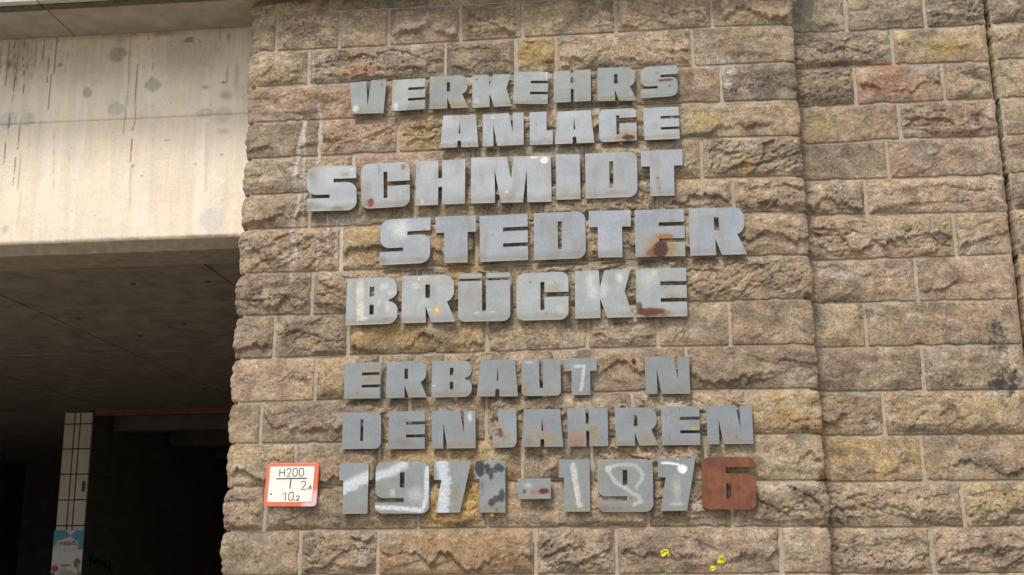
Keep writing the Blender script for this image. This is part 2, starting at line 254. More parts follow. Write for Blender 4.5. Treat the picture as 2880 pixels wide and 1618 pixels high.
LETTER_SPOTS = [
 [-1.259,2.644,0.0081,0.0086,(0.12,0.13,0.05),0.8],
 [-1.269,2.678,0.0403,0.0137,(0.12,0.13,0.05),0.55],
 [-1.393,2.517,0.0165,0.0194,(0.6,0.62,0.62),0.75],
 [-1.182,2.518,0.0145,0.0232,(0.6,0.62,0.62),0.6],
 [-1.195,2.651,0.0219,0.0234,(0.26,0.18,0.07),0.4],
 [-0.919,2.64,0.0289,0.0272,(0.26,0.18,0.07),0.5],
 [-0.818,2.643,0.0144,0.0233,(0.26,0.18,0.07),0.35],
 [-0.853,2.517,0.0717,0.0192,(0.26,0.18,0.07),0.35],
 [-0.76,2.524,0.0143,0.023,(0.6,0.62,0.62),0.2],
 [-0.796,2.294,0.0035,0.0105,(0.16,0.09,0.045),0.6],
 [-0.625,2.28,0.003,0.0045,(0.16,0.09,0.045),0.6],
 [-0.678,2.432,0.0142,0.0068,(0.6,0.62,0.62),0.5],
 [-0.889,2.511,0.061,0.023,(0.26,0.18,0.07),0.35],
 [0.188,2.591,0.0208,0.019,(0.3,0.11,0.035),0.5],
 [0.167,2.634,0.0077,0.0092,(0.12,0.13,0.05),0.6],
 [0.101,2.591,0.0244,0.019,(0.26,0.18,0.07),0.4],
 [-0.26,2.629,0.0141,0.0307,(0.26,0.18,0.07),0.5],
 [-0.221,2.643,0.0353,0.023,(0.26,0.18,0.07),0.3],
 [-0.101,2.506,0.0629,0.0152,(0.26,0.18,0.07),0.35],
 [-0.027,2.503,0.0418,0.0189,(0.26,0.18,0.07),0.3],
 [-0.398,2.656,0.005,0.0193,(0.6,0.62,0.62),0.6],
 [0.002,2.302,0.069,0.0371,(0.26,0.18,0.07),0.71],
 [-0.044,2.288,0.0138,0.0112,(0.3,0.11,0.035),0.5],
 [-0.411,2.303,0.007,0.0082,(0.3,0.11,0.035),0.7],
 [0.148,2.344,0.031,0.0298,(0.26,0.18,0.07),0.25],
 [0.188,2.297,0.0617,0.0222,(0.26,0.18,0.07),0.25],
 [-1.302,1.995,0.0279,0.0331,(0.3,0.11,0.035),0.6],
 [-1.135,2.182,0.0136,0.0176,(0.3,0.11,0.035),0.85],
 [-1.261,2.172,0.0072,0.0252,(0.3,0.11,0.035),0.6],
 [-1.472,1.972,0.0441,0.0145,(0.12,0.13,0.05),0.6],
 [-1.605,1.994,0.0524,0.025,(0.12,0.13,0.05),0.4],
 [-1.438,2.155,0.0283,0.0168,(0.12,0.13,0.05),0.4],
 [-1.62,2.158,0.0244,0.0253,(0.12,0.13,0.05),0.3],
 [-1.402,2.183,0.0121,0.0127,(0.6,0.62,0.62),0.3],
 [-1.034,1.992,0.0055,0.0157,(0.56,0.55,0.44),0.8],
 [-1.105,1.97,0.0949,0.0103,(0.26,0.18,0.07),0.4],
 [-0.414,2.188,0.0215,0.0208,(0.8,0.72,0.68),0.9],
 [-0.467,2.207,0.0235,0.0075,(0.78,0.72,0.68),0.7],
 [-0.318,2.217,0.0094,0.0058,(0.7,0.6,0.5),0.7],
 [-0.606,2.029,0.0109,0.009,(0.56,0.55,0.44),0.75],
 [-0.605,2.012,0.0078,0.0164,(0.26,0.18,0.07),0.4],
 [0.151,2.03,0.0152,0.0446,(0.26,0.18,0.07),0.45],
 [-0.067,2.004,0.0459,0.0162,(0.26,0.18,0.07),0.4],
 [0.117,2.011,0.0053,0.0243,(0.26,0.18,0.07),0.5],
 [-1.15,1.847,0.0513,0.0611,(0.62,0.7,0.68),0.45],
 [-1.024,1.844,0.0196,0.0065,(0.3,0.11,0.035),0.55],
 [-1.229,1.691,0.0236,0.0242,(0.12,0.13,0.05),0.45],
 [-1.045,1.691,0.0195,0.0096,(0.12,0.13,0.05),0.4],
 [-0.676,1.803,0.0035,0.0089,(0.16,0.09,0.045),0.6],
 [-0.435,1.86,0.0054,0.0057,(0.16,0.09,0.045),0.4],
 [0.15,1.707,0.0973,0.0904,(0.26,0.18,0.07),0.71],
 [0.146,1.695,0.0561,0.0511,(0.3,0.11,0.035),0.7],
 [0.175,1.762,0.0413,0.0178,(0.3,0.11,0.035),0.8],
 [0.21,1.846,0.0226,0.0104,(0.26,0.18,0.07),0.6],
 [0.21,1.697,0.0224,0.0354,(0.26,0.18,0.07),0.6],
 [-1.34,1.538,0.0204,0.0636,(0.56,0.55,0.44),0.65],
 [-1.335,1.443,0.0215,0.0473,(0.56,0.55,0.44),0.75],
 [-1.219,1.554,0.0293,0.0219,(0.6,0.62,0.62),0.45],
 [-1.183,1.521,0.0234,0.0119,(0.6,0.62,0.62),0.35],
 [-1.201,1.446,0.0117,0.0276,(0.6,0.62,0.62),0.35],
 [-1.324,1.391,0.0311,0.0118,(0.66,0.68,0.48),0.5],
 [-1.204,1.388,0.014,0.0094,(0.16,0.09,0.045),0.4],
 [-1.241,1.475,0.0086,0.0158,(0.6,0.62,0.62),0.35],
 [-1.046,1.588,0.0062,0.0119,(0.6,0.62,0.62),0.8],
 [-1.06,1.553,0.0233,0.0198,(0.56,0.55,0.44),0.5],
 [-0.953,1.427,0.0212,0.0243,(0.55,0.3,0.09),0.85],
 [-0.953,1.427,0.0115,0.0137,(0.65,0.45,0.22),0.8],
 [-0.988,1.43,0.0173,0.0031,(0.6,0.62,0.62),0.6],
 [-0.754,1.406,0.0191,0.0055,(0.6,0.62,0.62),0.5],
 [-0.674,1.409,0.0228,0.0039,(0.6,0.62,0.62),0.5],
 [-0.647,1.575,0.0613,0.0119,(0.26,0.18,0.07),0.3],
 [-0.491,1.554,0.0053,0.0079,(0.16,0.09,0.045),0.8],
 [-0.37,1.547,0.0061,0.0063,(0.3,0.11,0.035),0.6],
 [-0.374,1.519,0.053,0.0235,(0.26,0.18,0.07),0.4],
 [-0.338,1.413,0.0301,0.0232,(0.55,0.42,0.36),0.35],
 [-0.411,1.392,0.0038,0.0054,(0.16,0.09,0.045),0.7],
 [-0.353,1.379,0.0376,0.0116,(0.26,0.18,0.07),0.3],
 [-0.052,1.56,0.0187,0.0234,(0.6,0.62,0.62),0.55],
 [-0.186,1.494,0.03,0.0427,(0.6,0.62,0.62),0.35],
 [-0.196,1.557,0.0226,0.0469,(0.6,0.62,0.62),0.3],
 [-0.129,1.508,0.0225,0.0466,(0.6,0.62,0.62),0.3],
 [-0.138,1.454,0.0052,0.0101,(0.3,0.11,0.035),0.5],
 [0.093,1.547,0.0484,0.0505,(0.6,0.62,0.62),0.25],
 [0.172,1.375,0.0332,0.0229,(0.26,0.18,0.07),0.7],
 [0.202,1.459,0.0444,0.0173,(0.26,0.18,0.07),0.6],
 [0.193,1.536,0.026,0.0062,(0.3,0.11,0.035),0.5],
 [0.166,1.506,0.0111,0.0054,(0.3,0.11,0.035),0.7],
 [0.117,1.582,0.0187,0.0234,(0.6,0.62,0.4),0.35],
 [-1.28,1.08,0.0548,0.0218,(0.26,0.18,0.07),0.55],
 [-1.338,1.021,0.0088,0.0087,(0.3,0.11,0.035),0.8],
 [-1.344,1.023,0.0256,0.0181,(0.26,0.18,0.07),0.4],
 [-1.274,1.142,0.0549,0.022,(0.26,0.18,0.07),0.35],
 [-1.067,1.021,0.0326,0.0217,(0.26,0.18,0.07),0.45],
 [-0.859,1.067,0.0072,0.0079,(0.5,0.32,0.28),0.7],
 [-0.872,1.002,0.0646,0.018,(0.26,0.18,0.07),0.4],
 [-0.963,1.047,0.0101,0.0051,(0.6,0.62,0.62),0.8],
 [-0.701,1.139,0.0043,0.0109,(0.16,0.09,0.045),0.4],
 [-0.658,1.008,0.0925,0.0143,(0.16,0.09,0.045),0.25],
 [-0.522,1.02,0.0213,0.0214,(0.26,0.18,0.07),0.6],
 [-0.429,1.136,0.005,0.018,(0.16,0.09,0.045),0.5],
 [-0.405,1.013,0.0318,0.0178,(0.26,0.18,0.07),0.35],
 [-0.5,1.152,0.025,0.008,(0.6,0.62,0.62),0.45],
 [-0.41,1.002,0.0035,0.0036,(0.16,0.09,0.045),0.8],
 [-1.265,0.824,0.0101,0.0121,(0.26,0.18,0.07),0.5],
 [-1.288,0.871,0.0033,0.0086,(0.16,0.09,0.045),0.35],
 [-1.098,0.837,0.0093,0.0213,(0.26,0.18,0.07),0.6],
 [-1.12,0.779,0.0573,0.0212,(0.16,0.09,0.045),0.4],
 [-1.082,0.833,0.0215,0.0071,(0.16,0.09,0.045),0.3],
 [-0.786,0.893,0.0121,0.0248,(0.6,0.62,0.62),0.7],
 [-0.835,0.763,0.0886,0.0211,(0.26,0.18,0.07),0.22],
 [-0.616,0.795,0.0282,0.021,(0.26,0.18,0.07),0.6],
 [-0.661,0.76,0.0282,0.0175,(0.26,0.18,0.07),0.35],
 [-0.436,0.795,0.0735,0.0315,(0.26,0.18,0.07),0.55],
 [-0.432,0.84,0.0126,0.0246,(0.3,0.11,0.035),0.5],
 [-0.503,0.775,0.021,0.0279,(0.16,0.09,0.045),0.35],
 [-0.398,0.773,0.0314,0.0279,(0.26,0.18,0.07),0.5],
 [-0.276,0.764,0.0521,0.0417,(0.26,0.13,0.06),0.71],
 [-0.268,0.813,0.0418,0.0244,(0.26,0.18,0.07),0.5],
 [-0.198,0.825,0.0278,0.014,(0.26,0.18,0.07),0.6],
 [-0.195,0.794,0.0312,0.0417,(0.26,0.18,0.07),0.4],
 [-0.211,0.871,0.0105,0.021,(0.26,0.18,0.07),0.45],
 [-0.195,0.8,0.0237,0.0407,(0.26,0.18,0.07),0.4],
 [-0.021,0.854,0.0034,0.0068,(0.16,0.09,0.045),0.6],
 [0.05,0.775,0.0368,0.0269,(0.26,0.18,0.07),0.5],
 [-0.008,0.841,0.0067,0.0102,(0.16,0.09,0.045),0.5],
 [-0.085,0.764,0.0134,0.027,(0.26,0.18,0.07),0.4],
 [-0.045,0.753,0.057,0.0135,(0.16,0.09,0.045),0.25],
 [0.169,0.895,0.0047,0.0102,(0.16,0.09,0.045),0.55],
 [0.143,0.887,0.006,0.0088,(0.16,0.09,0.045),0.4],
 [0.269,0.818,0.02,0.0101,(0.45,0.28,0.06),0.75],
 [0.189,0.833,0.0147,0.0169,(0.26,0.18,0.07),0.4],
 [0.165,0.847,0.0047,0.0088,(0.16,0.09,0.045),0.5],
 [0.159,0.78,0.0067,0.0121,(0.16,0.09,0.045),0.45],
 [0.206,0.759,0.0797,0.0201,(0.16,0.09,0.045),0.15],
 [0.469,0.774,0.0198,0.0234,(0.26,0.18,0.07),0.45],
 [0.466,0.774,0.0033,0.0134,(0.16,0.09,0.045),0.6],
 [0.472,0.768,0.003,0.0114,(0.16,0.09,0.045),0.6],
 [0.43,0.782,0.0033,0.0134,(0.16,0.09,0.045),0.55],
 [0.45,0.852,0.004,0.0121,(0.16,0.09,0.045),0.5],
 [0.423,0.846,0.004,0.0101,(0.16,0.09,0.045),0.45],
 [0.375,0.852,0.003,0.0081,(0.16,0.09,0.045),0.5],
 [0.395,0.884,0.003,0.0102,(0.16,0.09,0.045),0.4],
 [0.49,0.761,0.003,0.0067,(0.16,0.09,0.045),0.6],
 [0.44,0.788,0.0429,0.0268,(0.26,0.18,0.07),0.25],
 [0.358,0.744,0.004,0.004,(0.16,0.09,0.045),0.7],
 [-1.154,0.536,0.0149,0.0218,(0.56,0.55,0.44),0.5],
 [-0.838,0.568,0.0052,0.0123,(0.3,0.11,0.035),0.7],
 [-0.847,0.525,0.0221,0.0432,(0.26,0.18,0.07),0.35],
 [-0.843,0.507,0.0051,0.0094,(0.3,0.11,0.035),0.6],
 [-0.861,0.542,0.0033,0.0051,(0.16,0.09,0.045),0.7],
 [-0.876,0.504,0.0037,0.0324,(0.16,0.09,0.045),0.4],
 [-1.16,0.493,0.0334,0.0051,(0.16,0.09,0.045),0.4],
 [-1.042,0.528,0.0444,0.0433,(0.6,0.6,0.58),0.35],
 [-0.74,0.654,0.0277,0.0407,(0.028,0.033,0.045),0.97],
 [-0.733,0.632,0.0188,0.0298,(0.028,0.033,0.045),0.95],
 [-0.7,0.646,0.0188,0.0265,(0.028,0.033,0.045),0.95],
 [-0.683,0.613,0.0125,0.0239,(0.028,0.033,0.045),0.93],
 [-0.648,0.651,0.0268,0.0196,(0.028,0.033,0.045),0.9],
 [-0.67,0.638,0.0268,0.0152,(0.028,0.033,0.045),0.8],
 [-0.636,0.642,0.0151,0.0171,(0.028,0.033,0.045),0.9],
 [-0.632,0.519,0.0157,0.0337,(0.028,0.033,0.045),0.9],
 [-0.656,0.505,0.023,0.0193,(0.028,0.033,0.045),0.9],
 [-0.68,0.487,0.0204,0.0211,(0.028,0.033,0.045),0.95],
 [-0.725,0.567,0.0132,0.0253,(0.028,0.033,0.045),0.5],
 [-0.656,0.453,0.0131,0.0125,(0.028,0.033,0.045),0.5],
 [-0.675,0.464,0.0051,0.0121,(0.3,0.08,0.06),0.5],
 [-0.486,0.528,0.016,0.0122,(0.3,0.11,0.035),0.75],
 [-0.437,0.538,0.0399,0.0229,(0.3,0.11,0.035),0.7],
 [-0.51,0.564,0.0255,0.0144,(0.6,0.62,0.62),0.35],
 [-0.492,0.506,0.0725,0.0093,(0.26,0.18,0.07),0.4],
 [-0.427,0.573,0.003,0.0093,(0.16,0.09,0.045),0.5],
 [-0.13,0.636,0.0159,0.018,(0.68,0.62,0.3),0.8],
 [-0.032,0.498,0.0071,0.0106,(0.22,0.06,0.03),0.9],
 [-0.024,0.493,0.0214,0.0142,(0.26,0.18,0.07),0.35],
 [-0.154,0.452,0.0358,0.0212,(0.16,0.09,0.045),0.45],
 [-0.119,0.548,0.0032,0.0143,(0.16,0.09,0.045),0.5],
 [-0.15,0.53,0.0036,0.0093,(0.16,0.09,0.045),0.5],
 [-0.294,0.454,0.0575,0.0177,(0.22,0.22,0.16),0.6],
 [-0.09,0.451,0.0713,0.0141,(0.16,0.09,0.045),0.3],
 [0.211,0.63,0.0231,0.0232,(0.72,0.73,0.75),0.95],
 [0.181,0.469,0.0353,0.0084,(0.6,0.62,0.62),0.4],
 [0.184,0.533,0.0213,0.0706,(0.42,0.42,0.38),0.45],
 [0.193,0.677,0.005,0.0043,(0.6,0.62,0.62),0.9],
 [-0.759,2.647,0.0058,0.007,(0.16,0.045,0.025),0.7],
 [0.227,2.561,0.0062,0.0083,(0.16,0.045,0.025),0.85],
 [-0.255,2.614,0.0078,0.0084,(0.16,0.045,0.025),0.6],
 [-0.046,2.597,0.0175,0.0099,(0.16,0.045,0.025),0.55],
 [-0.0,2.418,0.0031,0.0034,(0.16,0.045,0.025),0.8],
 [-1.3,1.999,0.018,0.0249,(0.16,0.045,0.025),0.95],
 [0.15,2.07,0.0065,0.0069,(0.16,0.045,0.025),0.95],
 [0.156,2.014,0.0053,0.0057,(0.16,0.045,0.025),0.8],
 [0.108,1.685,0.03,0.0236,(0.16,0.045,0.025),0.75],
 [0.084,1.385,0.0777,0.023,(0.16,0.045,0.025),1.0],
 [0.136,1.38,0.0443,0.023,(0.16,0.045,0.025),0.7],
 [0.205,1.45,0.0259,0.0046,(0.16,0.045,0.025),0.7],
 [0.195,1.426,0.0052,0.0038,(0.16,0.045,0.025),0.7],
 [0.043,1.602,0.0052,0.0047,(0.16,0.045,0.025),0.7],
 [0.123,1.599,0.0052,0.0047,(0.16,0.045,0.025),0.7],
 [-0.642,0.823,0.0134,0.0148,(0.16,0.045,0.025),1.0],
 [-0.637,0.806,0.0127,0.0162,(0.16,0.045,0.025),0.95],
 [-0.656,0.808,0.0106,0.0063,(0.16,0.045,0.025),0.9],
 [-0.156,0.785,0.0049,0.0118,(0.16,0.045,0.025),0.7],
 [0.21,0.909,0.004,0.0102,(0.16,0.045,0.025),0.75],
 [-0.729,0.522,0.0081,0.0072,(0.16,0.045,0.025),0.5],
 [-0.526,0.537,0.0116,0.0122,(0.16,0.045,0.025),0.95],
 [0.206,0.518,0.0035,0.0057,(0.16,0.045,0.025),0.95],
 [0.207,2.595,0.0451,0.0099,(0.055,0.017,0.015),0.8],
 [0.012,2.292,0.0328,0.0167,(0.055,0.017,0.015),0.95],
 [0.15,1.693,0.0412,0.0433,(0.055,0.017,0.015),1.0],
 [0.155,1.723,0.03,0.0237,(0.055,0.017,0.015),0.9],
 [0.091,1.381,0.0739,0.023,(0.055,0.017,0.015),0.6],
 [0.037,1.41,0.0178,0.0327,(0.055,0.017,0.015),0.8],
 [-0.434,0.536,0.0272,0.015,(0.055,0.017,0.015),0.95],
]
LETTER_STREAKS = [
 [[[-0.294,0.658],[-0.2845,0.575],[-0.2684,0.4713]],0.0312,(0.47,0.46,0.43),0.85],
 [[[-0.3086,0.651],[-0.2919,0.5679],[-0.2773,0.4749]],0.0081,(0.56,0.56,0.54),0.6],
 [[[-0.1315,0.6374],[-0.1043,0.576],[-0.0443,0.5395],[0.0082,0.5033],[0.0183,0.4854],[-0.0178,0.4682]],0.0228,(0.44,0.45,0.44),0.7],
 [[[-0.1315,0.6374],[-0.0915,0.653],[-0.0409,0.6558],[0.0019,0.6461],[0.0277,0.6099],[0.0213,0.5778],[-0.0047,0.5461]],0.022,(0.44,0.44,0.41),0.65],
 [[[0.1206,0.6586],[0.1528,0.6581],[0.1954,0.6503]],0.0147,(0.72,0.73,0.75),0.9],
 [[[-0.2798,1.127],[-0.2338,1.1277],[-0.242,1.0704],[-0.2519,1.01]],0.0203,(0.56,0.58,0.59),0.6],
 [[[-1.3572,1.5863],[-1.3489,1.38]],0.0051,(0.6,0.62,0.62),0.5],
 [[[-1.3978,0.5616],[-1.2681,0.6183]],0.068,(0.54,0.58,0.63),0.8],  # bright reflection on the first digit, painted as a pale blue band
 [[[-1.2455,0.6143],[-1.1711,0.6315],[-1.1046,0.6707]],0.0551,(0.54,0.58,0.63),0.75],  # reflection painted into the upper left of the nine
 [[[-1.2416,0.4706],[-1.1152,0.4655],[-1.0115,0.4553],[-0.9903,0.5126],[-0.9905,0.6507]],0.0275,(0.54,0.58,0.63),0.85],  # reflection painted along the foot and right edge of the nine
 [[[-0.9183,0.6715],[-0.9024,0.5765],[-0.9157,0.4541]],0.068,(0.54,0.58,0.63),0.8],  # reflection painted down the left half of the seven
 [[[-0.4554,2.4101],[-0.4522,2.3797],[-0.4524,2.3571]],0.0016,(0.1,0.1,0.1),0.8],
 [[[-1.0868,0.5478],[-1.0775,0.5565],[-1.0664,0.5626],[-1.0541,0.5658],[-1.0412,0.5659],[-1.0286,0.5628],[-1.0171,0.5568],[-1.0073,0.5482],[-0.9998,0.5375],[-0.995,0.5254],[-0.9932,0.5126],[-0.9946,0.4999],[-0.999,0.488],[-1.0061,0.4776],[-1.0157,0.4693],[-1.027,0.4636],[-1.0394,0.4609],[-1.0522,0.4613],[-1.0646,0.4647],[-1.0759,0.4711],[-1.0854,0.48]],0.0018,(0.12,0.12,0.12),0.75],
]
STONE_SPOTS = [
 [-1.395,2.743,0.0928,0.0343,(0.5,0.23,0.12),0.9],
 [-1.324,2.743,0.0427,0.0153,(0.5,0.23,0.12),0.6],
 [-1.454,2.598,0.032,0.0978,(0.5,0.31,0.215),0.8],
 [-1.52,2.639,0.1283,0.0303,(0.5,0.31,0.215),0.5],
 [-1.228,2.602,0.0282,0.09,(0.5,0.31,0.215),0.7],
 [-1.441,2.418,0.1128,0.052,(0.5,0.31,0.215),0.5],
 [-1.598,2.811,0.0649,0.0462,(0.66,0.62,0.56),0.35],
 [-1.268,2.794,0.1139,0.0306,(0.42,0.41,0.37),0.4],
 [-1.08,3.007,0.1426,0.0388,(0.66,0.62,0.56),0.3],
 [-0.851,2.809,0.0422,0.0456,(0.5,0.39,0.19),0.5],
 [-1.699,2.164,0.0423,0.0874,(0.66,0.62,0.56),0.7],
 [-1.366,2.245,0.209,0.022,(0.5,0.31,0.215),0.45],
 [-1.706,2.817,0.0434,0.0693,(0.1,0.085,0.07),0.45],
 [-1.762,2.448,0.0999,0.0449,(0.1,0.085,0.07),0.35],
 [-1.873,2.528,0.1436,0.0302,(0.1,0.085,0.07),0.3],
 [-0.465,2.788,0.0762,0.0904,(0.52,0.36,0.12),0.75],
 [0.379,2.383,0.0992,0.0575,(0.52,0.41,0.15),0.9],
 [0.35,2.327,0.099,0.0287,(0.5,0.39,0.19),0.7],
 [0.483,2.342,0.0921,0.0286,(0.5,0.39,0.19),0.6],
 [0.494,2.699,0.0668,0.0295,(0.42,0.41,0.37),0.8],
 [-0.044,2.542,0.6024,0.0294,(0.1,0.085,0.07),0.12],
 [0.525,2.631,0.0333,0.095,(0.66,0.6,0.54),0.85],
 [0.428,2.688,0.0736,0.0295,(0.66,0.62,0.56),0.6],
 [0.729,2.584,0.1513,0.0871,(0.1,0.085,0.07),0.62],
 [0.652,2.757,0.133,0.0443,(0.1,0.085,0.07),0.2],
 [1.313,2.673,0.0713,0.0435,(0.5,0.25,0.14),0.8],
 [1.451,2.688,0.116,0.0247,(0.5,0.25,0.14),0.8],
 [1.639,2.754,0.1412,0.0581,(0.5,0.35,0.13),0.8],
 [1.52,2.659,0.1028,0.0289,(0.42,0.41,0.37),0.95],
 [1.356,2.566,0.1415,0.0718,(0.5,0.28,0.19),0.9],
 [1.497,2.21,0.082,0.0278,(0.42,0.41,0.37),0.9],
 [1.339,2.141,0.0569,0.0968,(0.5,0.31,0.215),0.7],
 [1.634,2.38,0.0759,0.0282,(0.5,0.31,0.215),0.6],
 [1.01,2.375,0.1098,0.0568,(0.52,0.42,0.19),0.7],
 [0.965,2.291,0.0258,0.0283,(0.5,0.39,0.19),0.6],
 [0.987,2.798,0.1185,0.0369,(0.1,0.085,0.07),0.15],
 [0.947,2.987,0.0333,0.0375,(0.42,0.41,0.37),0.6],
 [0.585,2.132,0.0455,0.0491,(0.5,0.33,0.12),0.8],
 [0.828,2.17,0.0516,0.0839,(0.1,0.085,0.07),0.5],
 [1.198,2.875,0.0656,0.0296,(0.15,0.15,0.14),0.5],
 [1.609,2.517,0.0382,0.0427,(0.1,0.085,0.07),0.3],
 [1.474,2.366,0.127,0.0423,(0.1,0.085,0.07),0.3],
 [-1.877,1.557,0.0345,0.025,(0.07,0.07,0.075),0.9],
 [-1.444,1.911,0.0759,0.0427,(0.66,0.62,0.56),0.4],
 [-1.528,1.78,0.0688,0.0423,(0.1,0.085,0.07),0.35],
 [-1.826,1.919,0.0839,0.0287,(0.1,0.085,0.07),0.25],
 [-1.209,1.315,0.0801,0.0404,(0.5,0.32,0.1),0.7],
 [-1.009,1.296,0.1982,0.0535,(0.46,0.32,0.14),0.6],
 [-0.996,1.276,0.0331,0.0334,(0.1,0.085,0.07),0.5],
 [-0.84,1.641,0.1069,0.0275,(0.48,0.26,0.09),0.85],
 [-0.869,1.57,0.0267,0.0615,(0.45,0.36,0.09),0.7],
 [-1.06,1.569,0.0134,0.0822,(0.1,0.085,0.07),0.3],
 [-0.322,1.331,0.0583,0.0398,(0.1,0.085,0.07),0.45],
 [-0.325,1.96,0.1992,0.0421,(0.1,0.085,0.07),0.25],
 [0.182,1.396,0.0383,0.0397,(0.5,0.31,0.215),0.2],
 [0.331,1.163,0.1254,0.0517,(0.5,0.31,0.215),0.4],
 [1.099,1.758,0.0282,0.037,(0.68,0.6,0.44),0.95],
 [1.01,1.583,0.1247,0.0398,(0.66,0.62,0.56),0.5],
 [1.723,1.249,0.0485,0.0989,(0.085,0.085,0.086),0.94],
 [1.648,1.225,0.0486,0.0577,(0.085,0.085,0.086),0.44],
 [1.747,1.033,0.0717,0.0728,(0.085,0.085,0.086),0.95],
 [1.509,1.039,0.1045,0.0488,(0.085,0.085,0.086),0.56],
 [1.137,1.375,0.0413,0.0338,(0.085,0.085,0.086),0.75],
 [0.973,1.25,0.0185,0.0258,(0.5,0.28,0.07),0.6],
 [1.023,1.333,0.037,0.0777,(0.5,0.39,0.19),0.3],
 [1.628,1.748,0.1229,0.0333,(0.1,0.085,0.07),0.2],
 [1.669,1.548,0.0365,0.0262,(0.1,0.085,0.07),0.3],
 [1.737,0.995,0.0875,0.0403,(0.085,0.085,0.086),0.95],
 [1.694,0.977,0.0533,0.0124,(0.7,0.7,0.7),0.6],
 [1.489,0.901,0.0482,0.0321,(0.085,0.085,0.086),0.56],
 [1.232,0.838,0.0724,0.0321,(0.085,0.085,0.086),0.5],
 [1.45,0.802,0.0876,0.0319,(0.085,0.085,0.086),0.56],
 [1.26,0.68,0.0398,0.0395,(0.085,0.085,0.086),0.75],
 [1.503,0.74,0.0478,0.0317,(0.085,0.085,0.086),0.5],
 [1.725,0.615,0.0703,0.0467,(0.085,0.085,0.086),0.62],
 [1.525,0.661,0.1184,0.0314,(0.085,0.085,0.086),0.44],
 [1.208,0.623,0.0397,0.0315,(0.085,0.085,0.086),0.62],
 [1.273,0.294,0.0291,0.0235,(0.05,0.09,0.08),0.7],
 [0.918,0.41,0.096,0.0465,(0.085,0.085,0.086),0.5],
 [1.628,0.473,0.1042,0.0415,(0.5,0.39,0.19),0.85],
 [1.598,0.521,0.093,0.0179,(0.5,0.34,0.16),0.6],
 [1.644,0.402,0.0692,0.0235,(0.42,0.41,0.37),0.6],
 [0.581,0.587,0.0363,0.011,(0.09,0.13,0.05),0.8],
 [0.858,0.583,0.036,0.0134,(0.09,0.13,0.05),0.7],
 [0.918,0.5,0.0298,0.0721,(0.1,0.12,0.08),0.35],
 [0.913,0.274,0.0354,0.0236,(0.08,0.09,0.07),0.6],
 [0.789,0.815,0.0164,0.0242,(0.085,0.085,0.086),0.95],
 [0.702,0.873,0.1403,0.05,(0.5,0.3,0.1),0.6],
 [1.352,0.645,0.0472,0.0484,(0.5,0.3,0.13),0.4],
 [0.871,0.592,0.036,0.0304,(0.08,0.045,0.03),0.6],
 [-1.569,0.717,0.0171,0.0141,(0.62,0.4,0.1),0.95],
 [-1.889,0.697,0.0797,0.0579,(0.5,0.39,0.19),0.3],
 [-1.458,0.658,0.0784,0.0636,(0.5,0.31,0.215),0.4],
 [-0.94,0.707,0.1285,0.038,(0.5,0.39,0.19),0.6],
 [-1.134,0.71,0.0518,0.0445,(0.5,0.39,0.19),0.45],
 [-0.886,0.468,0.1269,0.0804,(0.54,0.33,0.08),0.9],
 [-1.29,0.25,0.0383,0.0245,(0.55,0.56,0.6),0.6],
 [-1.279,0.311,0.0448,0.0553,(0.1,0.085,0.07),0.25],
 [-1.841,0.806,0.02,0.013,(0.085,0.085,0.086),0.4],
 [-1.061,0.279,0.1896,0.0732,(0.32,0.17,0.08),0.4],
 [-1.602,0.952,0.1064,0.0524,(0.1,0.085,0.07),0.2],
 [-1.473,1.061,0.0533,0.0396,(0.45,0.3,0.12),0.5],
 [-0.779,0.491,0.038,0.1235,(0.55,0.35,0.09),0.85],
 [-0.685,0.773,0.0831,0.0381,(0.5,0.39,0.19),0.4],
 [-0.399,0.66,0.1132,0.05,(0.5,0.31,0.215),0.4],
 [-0.375,0.61,0.0753,0.0373,(0.1,0.085,0.07),0.35],
 [0.235,0.479,0.0488,0.0728,(0.66,0.62,0.56),0.35],
 [-0.666,0.221,0.1617,0.0723,(0.33,0.18,0.08),0.45],
 [0.013,0.239,0.1215,0.0358,(0.1,0.085,0.07),0.25],
 [-0.044,0.391,0.0737,0.0121,(0.09,0.13,0.05),0.3],
]
